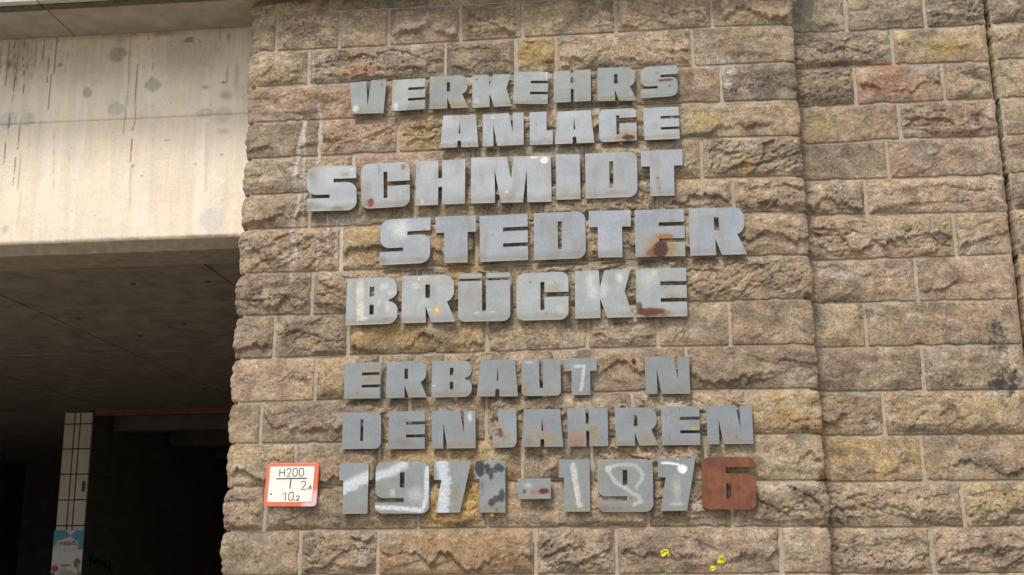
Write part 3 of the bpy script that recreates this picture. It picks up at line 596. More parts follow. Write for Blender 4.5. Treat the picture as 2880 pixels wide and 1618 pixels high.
STONE_STREAKS = [
 [[[-1.6702,2.4735],[-1.6748,2.4139],[-1.6929,2.3405],[-1.712,2.1356]],0.0278,(0.66,0.62,0.56),0.78],
 [[[-1.6738,2.4737],[-1.6655,2.2801],[-1.6539,2.0896]],0.0189,(0.66,0.62,0.56),0.73],
 [[[-1.5859,2.4994],[-1.5878,2.3653],[-1.5896,2.2327]],0.0189,(0.66,0.62,0.56),0.78],
 [[[-1.4085,2.2688],[-1.4071,2.2248]],0.0145,(0.66,0.62,0.56),0.78],
 [[[-1.6827,2.0715],[-1.6827,1.9921],[-1.7128,1.8858],[-1.7171,1.8291]],0.0214,(0.66,0.62,0.56),0.73],
 [[[-1.6511,2.0702],[-1.6561,1.9409],[-1.6634,1.8698]],0.0107,(0.66,0.62,0.56),0.73],
 [[[-1.7042,1.8499],[-1.6862,1.7573],[-1.6956,1.6593]],0.0233,(0.66,0.62,0.56),0.73],
 [[[-1.7202,1.7444],[-1.6996,1.5967]],0.0145,(0.66,0.62,0.56),0.58],
 [[[-1.5704,1.7955],[-1.5723,1.6692]],0.0126,(0.66,0.62,0.56),0.58],
 [[[-1.5314,1.9504],[-1.5216,1.7797]],0.0145,(0.66,0.62,0.56),0.58],
 [[[-1.4781,1.9127],[-1.4782,1.722]],0.017,(0.66,0.62,0.56),0.68],
 [[[-1.4569,1.8977],[-1.4523,1.6652]],0.0233,(0.66,0.62,0.56),0.78],
 [[[-1.6025,2.5604],[-1.5933,2.5073]],0.017,(0.66,0.62,0.56),0.49],
 [[[0.0119,3.0968],[0.0037,3.0511]],0.0643,(0.66,0.62,0.56),0.3],
 [[[-1.6363,2.8675],[-1.6325,2.6831]],0.0145,(0.66,0.62,0.56),0.49],
]
SIGN_QUAD = [
 [-1.7703,0.689],
 [-1.5135,0.6853],
 [-1.5202,0.4779],
 [-1.779,0.4811],
]
SIGN_FACE = [
 [-1.7529,0.6703],
 [-1.5346,0.6684],
 [-1.5422,0.4998],
 [-1.7601,0.5011],
]
BOLT = [0.0024, 1.1521]
DOWEL = [-0.6805, 0.4281]
BEAM_SPOTS = [
 [-2.871,4.513,0.0497,0.0517,(0.36,0.31,0.245),0.85],
 [-2.65,4.311,0.0497,0.0469,(0.45,0.42,0.33),0.95],
 [-3.034,4.286,0.0317,0.0303,(0.45,0.42,0.33),0.95],
 [-2.858,4.177,0.0483,0.0428,(0.56,0.53,0.46),0.9],
 [-2.865,4.17,0.0207,0.0248,(0.62,0.6,0.56),0.9],
 [-3.49,4.14,0.0566,0.0586,(0.6,0.55,0.5),0.85],
 [-3.367,4.138,0.0386,0.0483,(0.56,0.53,0.46),0.9],
 [-3.386,4.127,0.0166,0.0166,(0.62,0.6,0.56),0.6],
 [-2.338,4.125,0.0517,0.0317,(0.56,0.53,0.46),0.95],
 [-2.334,4.124,0.0262,0.0152,(0.62,0.6,0.56),0.6],
 [-2.23,4.108,0.0538,0.0552,(0.6,0.55,0.5),0.92],
 [-2.261,3.498,0.0717,0.0717,(0.6,0.57,0.52),0.85],
 [-2.452,4.576,0.0331,0.0193,(0.2,0.15,0.1),0.8],
 [-3.211,4.462,0.0207,0.0152,(0.2,0.15,0.1),0.7],
 [-3.52,4.487,0.0234,0.031,(0.07,0.06,0.055),0.6],
 [-2.224,4.58,0.0097,0.0345,(0.07,0.06,0.055),0.55],
 [-2.221,4.226,0.0414,0.0276,(0.42,0.33,0.19),0.7],
 [-2.166,4.343,0.0179,0.1103,(0.2,0.15,0.1),0.35],
 [-2.22,4.353,0.0083,0.069,(0.2,0.15,0.1),0.45],
 [-2.24,4.306,0.0179,0.0083,(0.07,0.06,0.055),0.7],
 [-2.343,4.284,0.0234,0.0138,(0.2,0.15,0.1),0.5],
 [-2.6,4.626,0.0552,0.0207,(0.07,0.06,0.055),0.5],
 [-2.225,4.013,0.0414,0.0207,(0.45,0.38,0.3),0.5],
 [-2.732,3.833,0.0097,0.011,(0.07,0.06,0.055),0.7],
 [-2.225,3.874,0.0124,0.0062,(0.07,0.06,0.055),0.7],
 [-2.674,3.772,0.0069,0.0055,(0.07,0.06,0.055),0.8],
 [-2.551,3.977,0.0179,0.0048,(0.07,0.06,0.055),0.6],
 [-2.866,4.599,0.0414,0.0414,(0.33,0.27,0.19),0.4],
 [-3.091,4.448,0.3448,0.1517,(0.34,0.3,0.23),0.35],
 [-2.466,4.479,0.2759,0.1379,(0.3,0.28,0.23),0.4],
 [-3.454,4.508,0.1517,0.1793,(0.26,0.22,0.17),0.5],
 [-2.83,4.647,0.8276,0.0414,(0.22,0.17,0.12),0.45],
 [-2.29,3.413,0.1517,0.011,(0.2,0.15,0.1),0.6],
 [-2.778,3.415,0.6207,0.0097,(0.2,0.15,0.1),0.3],
 [-3.442,3.493,0.0248,0.0276,(0.42,0.38,0.38),0.7],
]
BEAM_STREAKS = [
 [[[-3.5,4.618],[-3.477,4.419],[-3.478,4.224],[-3.494,3.865]],0.006,(0.07,0.06,0.055),0.8624999999999999],
 [[[-3.529,4.619],[-3.524,4.487],[-3.527,4.356]],0.0086,(0.07,0.06,0.055),0.69],
 [[[-3.463,4.607],[-3.469,4.418],[-3.463,4.353]],0.0069,(0.07,0.06,0.055),0.6325],
 [[[-3.437,4.623],[-3.44,4.532],[-3.421,4.416],[-3.41,4.253],[-3.417,3.957]],0.0052,(0.07,0.06,0.055),0.8049999999999999],
 [[[-3.421,3.917],[-3.426,3.729]],0.006,(0.07,0.06,0.055),0.69],
 [[[-3.395,3.932],[-3.39,3.712]],0.0069,(0.3,0.24,0.2),0.69],
 [[[-3.416,4.621],[-3.408,4.448]],0.006,(0.07,0.06,0.055),0.575],
 [[[-3.364,4.619],[-3.362,4.462]],0.0103,(0.2,0.15,0.1),0.6325],
 [[[-3.32,4.624],[-3.317,4.5]],0.0078,(0.07,0.06,0.055),0.69],
 [[[-3.285,4.631],[-3.277,4.408],[-3.281,4.36]],0.006,(0.07,0.06,0.055),0.7474999999999999],
 [[[-3.257,4.407],[-3.258,4.189]],0.0043,(0.07,0.06,0.055),0.69],
 [[[-3.242,4.637],[-3.242,4.505],[-3.245,4.407]],0.0103,(0.07,0.06,0.055),0.8049999999999999],
 [[[-3.162,4.591],[-3.175,4.419]],0.0052,(0.07,0.06,0.055),0.45999999999999996],
 [[[-3.575,4.597],[-3.566,4.423]],0.0121,(0.07,0.06,0.055),0.575],
 [[[-2.802,4.645],[-2.794,4.319],[-2.8,4.024]],0.0103,(0.3,0.22,0.15),0.69],
 [[[-2.753,4.56],[-2.747,4.349]],0.006,(0.07,0.06,0.055),0.6325],
 [[[-2.747,4.349],[-2.742,4.076],[-2.747,4.045]],0.0086,(0.1,0.09,0.09),0.8624999999999999],
 [[[-2.747,3.99],[-2.751,3.826]],0.006,(0.07,0.06,0.055),0.9199999999999999],
 [[[-2.739,3.825],[-2.737,3.686]],0.0086,(0.38,0.34,0.32),0.575],
 [[[-2.733,3.681],[-2.737,3.528]],0.0069,(0.4,0.36,0.34),0.575],
 [[[-2.691,4.635],[-2.693,4.59]],0.0069,(0.07,0.06,0.055),0.69],
 [[[-2.665,4.539],[-2.654,4.376]],0.0043,(0.07,0.06,0.055),0.45999999999999996],
 [[[-2.551,4.533],[-2.55,4.46]],0.0043,(0.2,0.15,0.1),0.575],
 [[[-2.273,4.64],[-2.281,4.502]],0.006,(0.2,0.15,0.1),0.6325],
 [[[-2.088,4.475],[-2.092,4.235]],0.0103,(0.07,0.06,0.055),0.69],
 [[[-2.813,3.938],[-2.81,3.689]],0.0043,(0.2,0.15,0.1),0.45999999999999996],
 [[[-2.319,4.065],[-2.305,3.668]],0.0259,(0.62,0.54,0.4),0.575],
 [[[-2.295,4.04],[-2.303,3.776]],0.0121,(0.66,0.64,0.6),0.69],
 [[[-3.37,3.706],[-3.374,3.506]],0.0086,(0.4,0.34,0.24),0.45999999999999996],
 [[[-3.206,4.05],[-3.18,3.704]],0.0052,(0.2,0.15,0.1),0.345],
]
# ------------------------------------------------------------ camera, sky, sun, exposure
cam_data = bpy.data.cameras.new('camera')
cam_data.lens = CAM_LENS
cam_data.sensor_width = 36.0
cam_data.clip_end = 2000
cam = bpy.data.objects.new('camera', cam_data)
COL.objects.link(cam)
cam.matrix_world = Matrix.Translation(CAM_LOC) @ Matrix(CAM_ROT).to_4x4()
scene.camera = cam

SUN_EL, SUN_AZ = RAD(56), RAD(202)          # azimuth clockwise from +Y: behind the camera, a little to its left
world = bpy.data.worlds.new('World')
scene.world = world
world.use_nodes = True
wn = world.node_tree
bg = wn.nodes['Background']
sky = wn.nodes.new('ShaderNodeTexSky')
sky.sky_type = 'NISHITA'
sky.sun_disc = False
sky.sun_elevation = SUN_EL
sky.sun_rotation = SUN_AZ
sky.air_density = 1.0
sky.dust_density = 3.0
sat = wn.nodes.new('ShaderNodeHueSaturation')   # cloud cover: the same sky, greyed
sat.inputs['Saturation'].default_value = 0.45
wn.links.new(sky.outputs[0], sat.inputs['Color'])
wn.links.new(sat.outputs[0], bg.inputs['Color'])
bg.inputs['Strength'].default_value = 0.095

sun_data = bpy.data.lights.new('sun', 'SUN')
sun_data.energy = 1.5
sun_data.angle = RAD(12)
sun_data.color = (1.0, 0.93, 0.84)
sun = bpy.data.objects.new('sun', sun_data)
COL.objects.link(sun)
sd = Vector((math.sin(SUN_AZ)*math.cos(SUN_EL), math.cos(SUN_AZ)*math.cos(SUN_EL), math.sin(SUN_EL)))
sun.rotation_euler = (-sd).to_track_quat('-Z', 'Y').to_euler()

scene.view_settings.view_transform = 'Standard'
scene.view_settings.look = 'None'
scene.view_settings.gamma = 1.0
scene.view_settings.exposure = 0.93
scene.render.engine = 'CYCLES'

# ------------------------------------------------------------ helpers
# The masonry leans back by 1.5 degrees; wall coordinates are x (right), z (up the wall), d (out of the wall).
LEAN = RAD(1.5)
CL, SL = math.cos(LEAN), math.sin(LEAN)
WALL_T = Vector((0, 0, 1.6 - 5.67*SL))
def wall_point(x, z, d=0.0):
    y = -d
    return Vector((x, y*CL + z*SL, -y*SL + z*CL)) + WALL_T
WALL_ROT = (-LEAN, 0, 0)

def tag(o, label=None, cat=None, group=None, kind=None):
    if label: o['label'] = label
    if cat: o['category'] = cat
    if group: o['group'] = group
    if kind: o['kind'] = kind
    return o

def link(name, mesh, mat=None, parent=None):
    o = bpy.data.objects.new(name, mesh)
    COL.objects.link(o)
    if mat is not None and mesh is not None:
        mesh.materials.clear()
        mesh.materials.append(mat)
    if parent: o.parent = parent
    return o

def empty(name, loc=(0, 0, 0), rot=(0, 0, 0)):
    o = bpy.data.objects.new(name, None)
    o.empty_display_size = 0.1
    o.location = loc
    o.rotation_euler = rot
    COL.objects.link(o)
    return o

def mesh_np(name, V, Q, col=None, smooth=True):
    V = np.asarray(V, np.float32); Q = np.asarray(Q, np.int32)
    k = Q.shape[1]
    me = bpy.data.meshes.new(name)
    me.vertices.add(len(V)); me.vertices.foreach_set('co', V.ravel())
    me.loops.add(Q.size); me.loops.foreach_set('vertex_index', Q.ravel())
    me.polygons.add(len(Q))
    me.polygons.foreach_set('loop_start', np.arange(0, Q.size, k, dtype=np.int32))
    me.polygons.foreach_set('use_smooth', np.full(len(Q), smooth))
    me.update(calc_edges=True)
    if col is not None:
        a = me.attributes.new('Col', 'FLOAT_COLOR', 'POINT')
        a.data.foreach_set('color', np.asarray(col, np.float32).ravel())
    me.validate()
    return me

def grid_quads(n, m, flip=False):
    i, j = np.meshgrid(np.arange(n-1), np.arange(m-1), indexing='ij')
    a = (i*m + j).ravel(); b = a + m
    q = np.stack([a, b, b+1, a+1], 1)
    return q[:, ::-1] if flip else q

def _hash(ix, iy, seed):
    n = (ix.astype(np.int64)*374761393 + iy.astype(np.int64)*668265263 + int(seed)*1442695041) & 0xffffffff
    n = ((n ^ (n >> 13))*1274126177) & 0xffffffff
    n = ((n ^ (n >> 15))*2246822519) & 0xffffffff
    return ((n ^ (n >> 16)) & 0xffff)/65535.0

def vnoise(x, y, seed=0):
    x = np.asarray(x, float); y = np.asarray(y, float)
    ix, iy = np.floor(x), np.floor(y)
    fx, fy = x-ix, y-iy
    fx = fx*fx*fx*(fx*(fx*6-15)+10); fy = fy*fy*fy*(fy*(fy*6-15)+10)
    a, b = _hash(ix, iy, seed), _hash(ix+1, iy, seed)
    c, d = _hash(ix, iy+1, seed), _hash(ix+1, iy+1, seed)
    return (a*(1-fx)+b*fx)*(1-fy) + (c*(1-fx)+d*fx)*fy

def fbm(x, y, seed=0, octaves=4, gain=0.5):
    r, a, s = 0, 1.0, 0
    for k in range(octaves):
        c, sn = math.cos(k*0.7+.3), math.sin(k*0.7+.3)
        r = r + a*vnoise((x*c-y*sn)*2**k, (x*sn+y*c)*2**k, seed+k*17)
        s += a; a *= gain
    return r/s

def ridged(x, y, seed=0, octaves=3):
    r, a, s = 0, 1.0, 0
    for k in range(octaves):
        r = r + a*(1-np.abs(2*vnoise(x*2**k, y*2**k, seed+31*k)-1)); s += a; a *= .5
    return r/s

def sstep(a, b, x):
    t = np.clip((x-a)/(b-a), 0, 1)
    return t*t*(3-2*t)

def seg_dist(X, Z, pts):
    best = np.full(X.shape, 1e9)
    for (x0, z0), (x1, z1) in zip(pts[:-1], pts[1:]):
        dx, dz = x1-x0, z1-z0
        t = np.clip(((X-x0)*dx+(Z-z0)*dz)/(dx*dx+dz*dz+1e-12), 0, 1)
        best = np.minimum(best, np.hypot(X-x0-t*dx, Z-z0-t*dz))
    return best

def spot_masks(X, Z, spots, streaks, rough=0.45, scale=60, mottle=.5):
    """Yield (rgb, alpha) for every stain or painted reflection that reaches these points."""
    if len(X) == 0: return
    x0, x1, z0, z1 = X.min(), X.max(), Z.min(), Z.max()
    n1 = fbm(X*scale, Z*scale, 5, 5, .6)-.5
    n2 = fbm(X*scale*2.3, Z*scale*2.3, 9, 3)
    mot = 1-mottle+mottle*sstep(.36, .62, n2)
    for x, z, rx, rz, c, s in spots:
        k = 1.5 if s < .72 else 1.25
        if x+k*rx < x0 or x-k*rx > x1 or z+k*rz < z0 or z-k*rz > z1: continue
        d = np.sqrt(((X-x)/rx)**2 + ((Z-z)/rz)**2) + n1*2*rough
        if s < .72: yield c, sstep(1.4, .1, d)*s*1.15*mot       # soft-edged tarnish
        else: yield c, sstep(1.12, .72, d)*s*mot
    for pts, w, c, s in streaks:
        xs = [p[0] for p in pts]; zs = [p[1] for p in pts]
        if max(xs)+w < x0 or min(xs)-w > x1 or max(zs)+w < z0 or min(zs)-w > z1: continue
        d = seg_dist(X + n1*w*.5, Z, pts)/(w*.5)
        yield c, sstep(1.15, .35, d + n1*1.5*rough)*s*(1-.30*mottle*(1-sstep(.2, .55, n2+.12)))

def box_mesh(name, x0, x1, y0, y1, z0, z1, bevel=0.0):
    bm = bmesh.new()
    bmesh.ops.create_cube(bm, size=1)
    for v in bm.verts:
        v.co = Vector(((x0+x1)/2+v.co.x*(x1-x0), (y0+y1)/2+v.co.y*(y1-y0), (z0+z1)/2+v.co.z*(z1-z0)))
    if bevel:
        bmesh.ops.bevel(bm, geom=bm.edges[:], offset=bevel, segments=2, affect='EDGES', profile=.5)
    me = bpy.data.meshes.new(name)
    bm.to_mesh(me); bm.free()
    return me

def tube(bm, p0, p1, r0, r1=None, n=8, cap=True):
    p0, p1 = Vector(p0), Vector(p1)
    r1 = r0 if r1 is None else r1
    q = (p1-p0).to_track_quat('Z', 'Y')
    a = [bm.verts.new(p0+q @ Vector((math.cos(t)*r0, math.sin(t)*r0, 0))) for t in [2*math.pi*k/n for k in range(n)]]
    b = [bm.verts.new(p1+q @ Vector((math.cos(t)*r1, math.sin(t)*r1, 0))) for t in [2*math.pi*k/n for k in range(n)]]
    for k in range(n):
        f = bm.faces.new((a[k], a[(k+1) % n], b[(k+1) % n], b[k])); f.smooth = True
    if cap:
        bm.faces.new(a[::-1]); bm.faces.new(b)

def bm_mesh(name, bm):
    me = bpy.data.meshes.new(name)
    bmesh.ops.recalc_face_normals(bm, faces=bm.faces[:])
    bm.to_mesh(me); bm.free()
    return me

def ribbons(name, strokes, w, to3d, thick=0.0006):
    """Flat lettering: every stroke is a polyline in 2D, drawn as a thin raised ribbon with round joins."""
    bm = bmesh.new()
    def slab(poly):
        lo = [bm.verts.new(to3d(x, y, 0)) for x, y in poly]
        hi = [bm.verts.new(to3d(x, y, thick)) for x, y in poly]
        bm.faces.new(hi); bm.faces.new(lo[::-1])
        for k in range(len(poly)):
            bm.faces.new((lo[k], lo[(k+1) % len(poly)], hi[(k+1) % len(poly)], hi[k]))
    for pts in strokes:
        L, Rr = [], []
        for i, p in enumerate(pts):
            a = pts[max(i-1, 0)]; b = pts[min(i+1, len(pts)-1)]
            dx, dy = b[0]-a[0], b[1]-a[1]
            l = math.hypot(dx, dy) or 1
            nx, ny = -dy/l*w/2, dx/l*w/2
            L.append((p[0]+nx, p[1]+ny)); Rr.append((p[0]-nx, p[1]-ny))
        for i in range(len(pts)-1):
            slab([L[i], Rr[i], Rr[i+1], L[i+1]])
    return bm_mesh(name, bm)

# ------------------------------------------------------------ materials
class Nodes:
    def __init__(self, name):
        self.m = bpy.data.materials.new(name); self.m.use_nodes = True
        self.t = self.m.node_tree; self.b = self.t.nodes['Principled BSDF']
    def n(self, kind, **kw):
        nd = self.t.nodes.new(kind)
        for k, v in kw.items():
            if k in nd.inputs: nd.inputs[k].default_value = v
            else: setattr(nd, k, v)
        return nd
    def l(self, a, b): self.t.links.new(a, b)
    def coord(self, out='Object'): return self.n('ShaderNodeTexCoord').outputs[out]
    def noise(self, vec, scale, detail=4, rough=.55, dist=0):
        nd = self.n('ShaderNodeTexNoise', Scale=scale, Detail=detail, Roughness=rough, Distortion=dist)
        self.l(vec, nd.inputs['Vector']); return nd.outputs['Fac']
    def ramp(self, fac, stops):
        nd = self.n('ShaderNodeValToRGB'); e = nd.color_ramp.elements
        while len(e) < len(stops): e.new(.5)
        for el, (p, c) in zip(e, stops):
            el.position = p; el.color = (*c, 1) if isinstance(c, tuple) else (c, c, c, 1)
        self.l(fac, nd.inputs['Fac']); return nd.outputs['Color']
    def mix(self, fac, a, b, mode='MIX'):
        nd = self.n('ShaderNodeMix', data_type='RGBA', blend_type=mode)
        for sock, v in ((nd.inputs[0], fac), (nd.inputs[6], a), (nd.inputs[7], b)):
            if hasattr(v, 'is_output'): self.l(v, sock)
            elif isinstance(v, tuple): sock.default_value = (*v, 1)
            else: sock.default_value = v
        return nd.outputs[2]
    def math(self, op, a, b=0.0):
        nd = self.n('ShaderNodeMath', operation=op)
        for i, v in enumerate((a, b)):
            if hasattr(v, 'is_output'): self.l(v, nd.inputs[i])
            else: nd.inputs[i].default_value = v
        return nd.outputs[0]
    def bump(self, h, strength, dist, prev=None):
        nd = self.n('ShaderNodeBump', Strength=strength, Distance=dist)
        self.l(h, nd.inputs['Height'])
        if prev is not None: self.l(prev, nd.inputs['Normal'])
        return nd.outputs['Normal']
    def set(self, **kw):
        for k, v in kw.items():
            s = self.b.inputs[k.replace('_', ' ')]
            if hasattr(v, 'is_output'): self.l(v, s)
            elif isinstance(v, tuple): s.default_value = (*v, 1)
            else: s.default_value = v
        return self.m

def mat_stone():
    N = Nodes('sandstone'); c = N.coord()
    geo = N.n('ShaderNodeNewGeometry').outputs['Position']
    att = N.n('ShaderNodeAttribute', attribute_name='Col').outputs['Color']
    fine = N.noise(geo, 170, 5, .65)
    mid = N.noise(geo, 70, 6, .68)
    v = N.ramp(fine, [(.22, .55), (.5, 1.0), (.78, 1.4)])
    col = N.mix(1.0, att, v, 'MULTIPLY')
    v2 = N.ramp(mid, [(.30, .72), (.5, 1.0), (.70, 1.25)])
    col = N.mix(1.0, col, v2, 'MULTIPLY')
    # dark lichen specks and pores, thicker in some areas, at two sizes
    area = N.noise(geo, 8, 4, .6)
    dens = N.ramp(area, [(.38, .15), (.60, .8)])
    for sc, t0, t1, seed in ((120, .60, .68, .6), (62, .64, .70, 1.2)):
        sp = N.noise(geo, sc, 4, .65, seed)
        k = N.math('MULTIPLY', N.ramp(sp, [(t0, 0.0), (t1, .9)]), dens)
        col = N.mix(k, col, (.07, .055, .042))
    blot = N.math('MULTIPLY', N.ramp(N.noise(geo, 24, 6, .7, .5), [(.56, 0.0), (.70, .5)]), N.ramp(area, [(.35, .2), (.6, 1.0)]))
    col = N.mix(blot, col, (.16, .125, .09))
    # pale crystals
    lp = N.ramp(N.noise(geo, 210, 2, .5), [(.66, 0.0), (.76, .7)])
    col = N.mix(lp, col, (.62, .55, .44))
    # open pores in clusters: dips in the relief, with a darker colour mixed in
    clus = N.ramp(N.noise(geo, 13, 5, .65, .4), [(.44, 0.0), (.60, 1.0)])
    pore = N.math('MULTIPLY', N.ramp(N.noise(geo, 88, 3, .6, .8), [(.53, 0.0), (.62, 1.0)]), clus)
    pore2 = N.math('MULTIPLY', N.ramp(N.noise(geo, 150, 3, .6, .8), [(.55, 0.0), (.64, 1.0)]), N.ramp(N.noise(geo, 7, 4, .6), [(.38, .15), (.58, 1.0)]))
    col = N.mix(N.math('MULTIPLY', pore, .26), col, (.10, .08, .06))
    col = N.mix(N.math('MULTIPLY', pore2, .16), col, (.12, .095, .07))
    nb = N.bump(N.noise(geo, 75, 7, .72), 1.0, .012)
    nb = N.bump(N.math('SUBTRACT', 1.0, N.math('MAXIMUM', pore, pore2)), .9, .007, nb)
    nb = N.bump(N.noise(geo, 240, 4, .65), .8, .003, nb)
    N.set(Base_Color=col, Roughness=.92, Specular_IOR_Level=.2, Normal=nb)
    return N.m

def mat_mortar():
    N = Nodes('mortar')
    geo = N.n('ShaderNodeNewGeometry').outputs['Position']
    att = N.n('ShaderNodeAttribute', attribute_name='Col').outputs['Color']
    v = N.ramp(N.noise(geo, 90, 5, .6), [(.25, .7), (.5, 1.0), (.8, 1.25)])
    col = N.mix(1.0, att, v, 'MULTIPLY')
    nb = N.bump(N.noise(geo, 140, 5, .6), .6, .004)
    return N.set(Base_Color=col, Roughness=.95, Specular_IOR_Level=.2, Normal=nb)

def mat_metal():
    N = Nodes('galvanised_sheet')
    geo = N.n('ShaderNodeNewGeometry').outputs['Position']
    an = N.n('ShaderNodeAttribute', attribute_name='Col')
    oi = N.n('ShaderNodeObjectInfo').outputs['Color']
    m1 = N.noise(geo, 14, 4, .6, .4)
    m2 = N.noise(geo, 90, 4, .6)
    base = N.mix(m1, (.250, .261, .268), (.325, .336, .343))
    base = N.mix(1.0, base, N.ramp(m2, [(.3, .90), (.7, 1.07)]), 'MULTIPLY')
    base = N.mix(1.0, base, oi, 'MULTIPLY')
    # breaking the edges of stains and painted reflections up with fine noise
    a = N.math('SUBTRACT', an.outputs['Alpha'], N.math('MULTIPLY', N.math('SUBTRACT', N.noise(geo, 160, 4, .7), .5), N.math('MULTIPLY', N.math('MULTIPLY', an.outputs['Alpha'], N.math('SUBTRACT', 1.0, an.outputs['Alpha'])), 3.2)))
    a = N.math('MINIMUM', N.math('MAXIMUM', a, 0.0), 1.0)
    dirt_and_reflections = N.mix(1.0, an.outputs['Color'], N.ramp(N.noise(geo, 120, 5, .65), [(.25, .6), (.5, 1.0), (.8, 1.45)]), 'MULTIPLY')  # colour of grime, rust, paint and the digits' painted reflections
    col = N.mix(a, base, dirt_and_reflections)
    met = N.math('MULTIPLY', N.math('SUBTRACT', 1.0, a), .55)
    rough = N.math('ADD', N.math('MULTIPLY', a, .35), N.math('ADD', .30, N.math('MULTIPLY', m1, .22)))
    nb = N.bump(N.noise(geo, 5, 2, .4), .45, .016)
    nb = N.bump(N.noise(geo, 240, 3, .6), .12, .001, nb)
    return N.set(Base_Color=col, Metallic=met, Roughness=rough, Normal=nb)

def mat_rust():
    N = Nodes('rusted_plate')
    geo = N.n('ShaderNodeNewGeometry').outputs['Position']
    big = N.noise(geo, 16, 5, .6, .5)
    mp = N.n('ShaderNodeMapping'); N.l(geo, mp.inputs['Vector']); mp.inputs['Scale'].default_value = (1, 1, .18)
    stre = N.noise(mp.outputs[0], 120, 4, .6)
    col = N.ramp(big, [(.30, (.115, .040, .030)), (.50, (.160, .060, .032)), (.70, (.205, .088, .040))])
    col = N.mix(1.0, col, N.ramp(stre, [(.3, .8), (.7, 1.2)]), 'MULTIPLY')
    nb = N.bump(N.noise(geo, 200, 5, .6), .4, .002)
    return N.set(Base_Color=col, Roughness=.75, Specular_IOR_Level=.3, Normal=nb)

def mat_attr(name, scale=60, lo=.82, hi=1.15, rough=.85, bump=.003, metallic=0.0):
    N = Nodes(name)
    geo = N.n('ShaderNodeNewGeometry').outputs['Position']
    att = N.n('ShaderNodeAttribute', attribute_name='Col').outputs['Color']
    col = N.mix(1.0, att, N.ramp(N.noise(geo, scale, 6, .65), [(.25, lo), (.5, 1.0), (.75, hi)]), 'MULTIPLY')
    nb = N.bump(N.noise(geo, scale*2, 5, .6), .5, bump)
    return N.set(Base_Color=col, Roughness=rough, Normal=nb, Metallic=metallic, Specular_IOR_Level=.3)

def mat_plain(name, col, rough=.7, scale=40, var=.15, bump=0.0, metallic=0.0, spec=.4):
    N = Nodes(name)
    geo = N.n('ShaderNodeNewGeometry').outputs['Position']
    c = N.mix(1.0, col, N.ramp(N.noise(geo, scale, 5, .6), [(.25, 1-var), (.75, 1+var)]), 'MULTIPLY')
    N.set(Base_Color=c, Roughness=rough, Metallic=metallic, Specular_IOR_Level=spec)
    if bump: N.set(Normal=N.bump(N.noise(geo, scale*2, 5, .6), .6, bump))
    return N.m

def mat_beam():
    N = Nodes('board_marked_concrete')
    geo = N.n('ShaderNodeNewGeometry').outputs['Position']
    att = N.n('ShaderNodeAttribute', attribute_name='Col').outputs['Color']
    mp = N.n('ShaderNodeMapping'); N.l(geo, mp.inputs['Vector']); mp.inputs['Scale'].default_value = (1, 1, .08)
    col = N.mix(1.0, att, N.ramp(N.noise(mp.outputs[0], 22, 4, .6), [(.3, .92), (.7, 1.07)]), 'MULTIPLY')
    col = N.mix(1.0, col, N.ramp(N.noise(geo, 130, 5, .65), [(.25, .86), (.5, 1.0), (.8, 1.1)]), 'MULTIPLY')
    sp = N.noise(geo, 55, 4, .6, .4); ar = N.noise(geo, 7, 3, .6)
    k = N.math('MULTIPLY', N.ramp(sp, [(.655, 0.0), (.70, .85)]), N.ramp(ar, [(.40, .1), (.60, 1.0)]))
    col = N.mix(k, col, (.10, .08, .06))
    nb = N.bump(N.noise(geo, 100, 5, .6), .35, .003)
    return N.set(Base_Color=col, Roughness=.85, Normal=nb, Specular_IOR_Level=.25)

STONE, MORTAR, METAL, RUSTED = mat_stone(), mat_mortar(), mat_metal(), mat_rust()
BEAM = mat_beam()
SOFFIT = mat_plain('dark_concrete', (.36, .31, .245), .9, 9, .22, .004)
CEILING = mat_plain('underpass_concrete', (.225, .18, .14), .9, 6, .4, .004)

# ------------------------------------------------------------ masonry
PALETTE = {'y': (.435, .345, .215), 'g': (.31, .262, .185), 't': (.415, .322, .21), 'p': (.45, .34, .232), 'r': (.37, .283, .195),
           'k': (.315, .252, .172), 'o': (.44, .32, .165), 's': (.455, .325, .225), 'a': (.43, .33, .195), 'd': (.20, .165, .13),
           'b': (.335, .256, .168), 'n': (.35, .243, .142)}
TINT = np.array([[.47, .355, .195], [.47, .335, .235], [.205, .17, .13], [.58, .485, .365]])
STEP = 0.0052

def stone_colour(X, Z, base, seed):
    c = np.tile(np.array(base), (len(X), 1))
    for k in range(4):
        a = sstep(.52, .74, fbm(X*9+k*7.1, Z*13+k*3.3, seed % 7 + 40 + k, 4))*(.36, .34, .58, .5)[k]
        c = c*(1-a[:, None]) + TINT[k]*a[:, None]
    a = sstep(.53, .68, fbm(X*15, Z*19, seed % 5 + 60, 5, .62))*sstep(.42, .60, fbm(X*2.3, Z*2.3, 66, 3))*.36      # sooty patches, more in some parts of the wall
    c = c*(1-a[:, None]) + np.array([.125, .105, .085])*a[:, None]
    g = 1 + (fbm(X*30, Z*45, 77, 4)-.5)*.7
    c = c*g[:, None]
    for rgb, a in spot_masks(X, Z, STONE_SPOTS, STONE_STREAKS, .8, 34, .75):
        c = c*(1-a[:, None]) + np.array(rgb)*a[:, None]
    return np.concatenate([c, np.ones((len(X), 1))], 1)

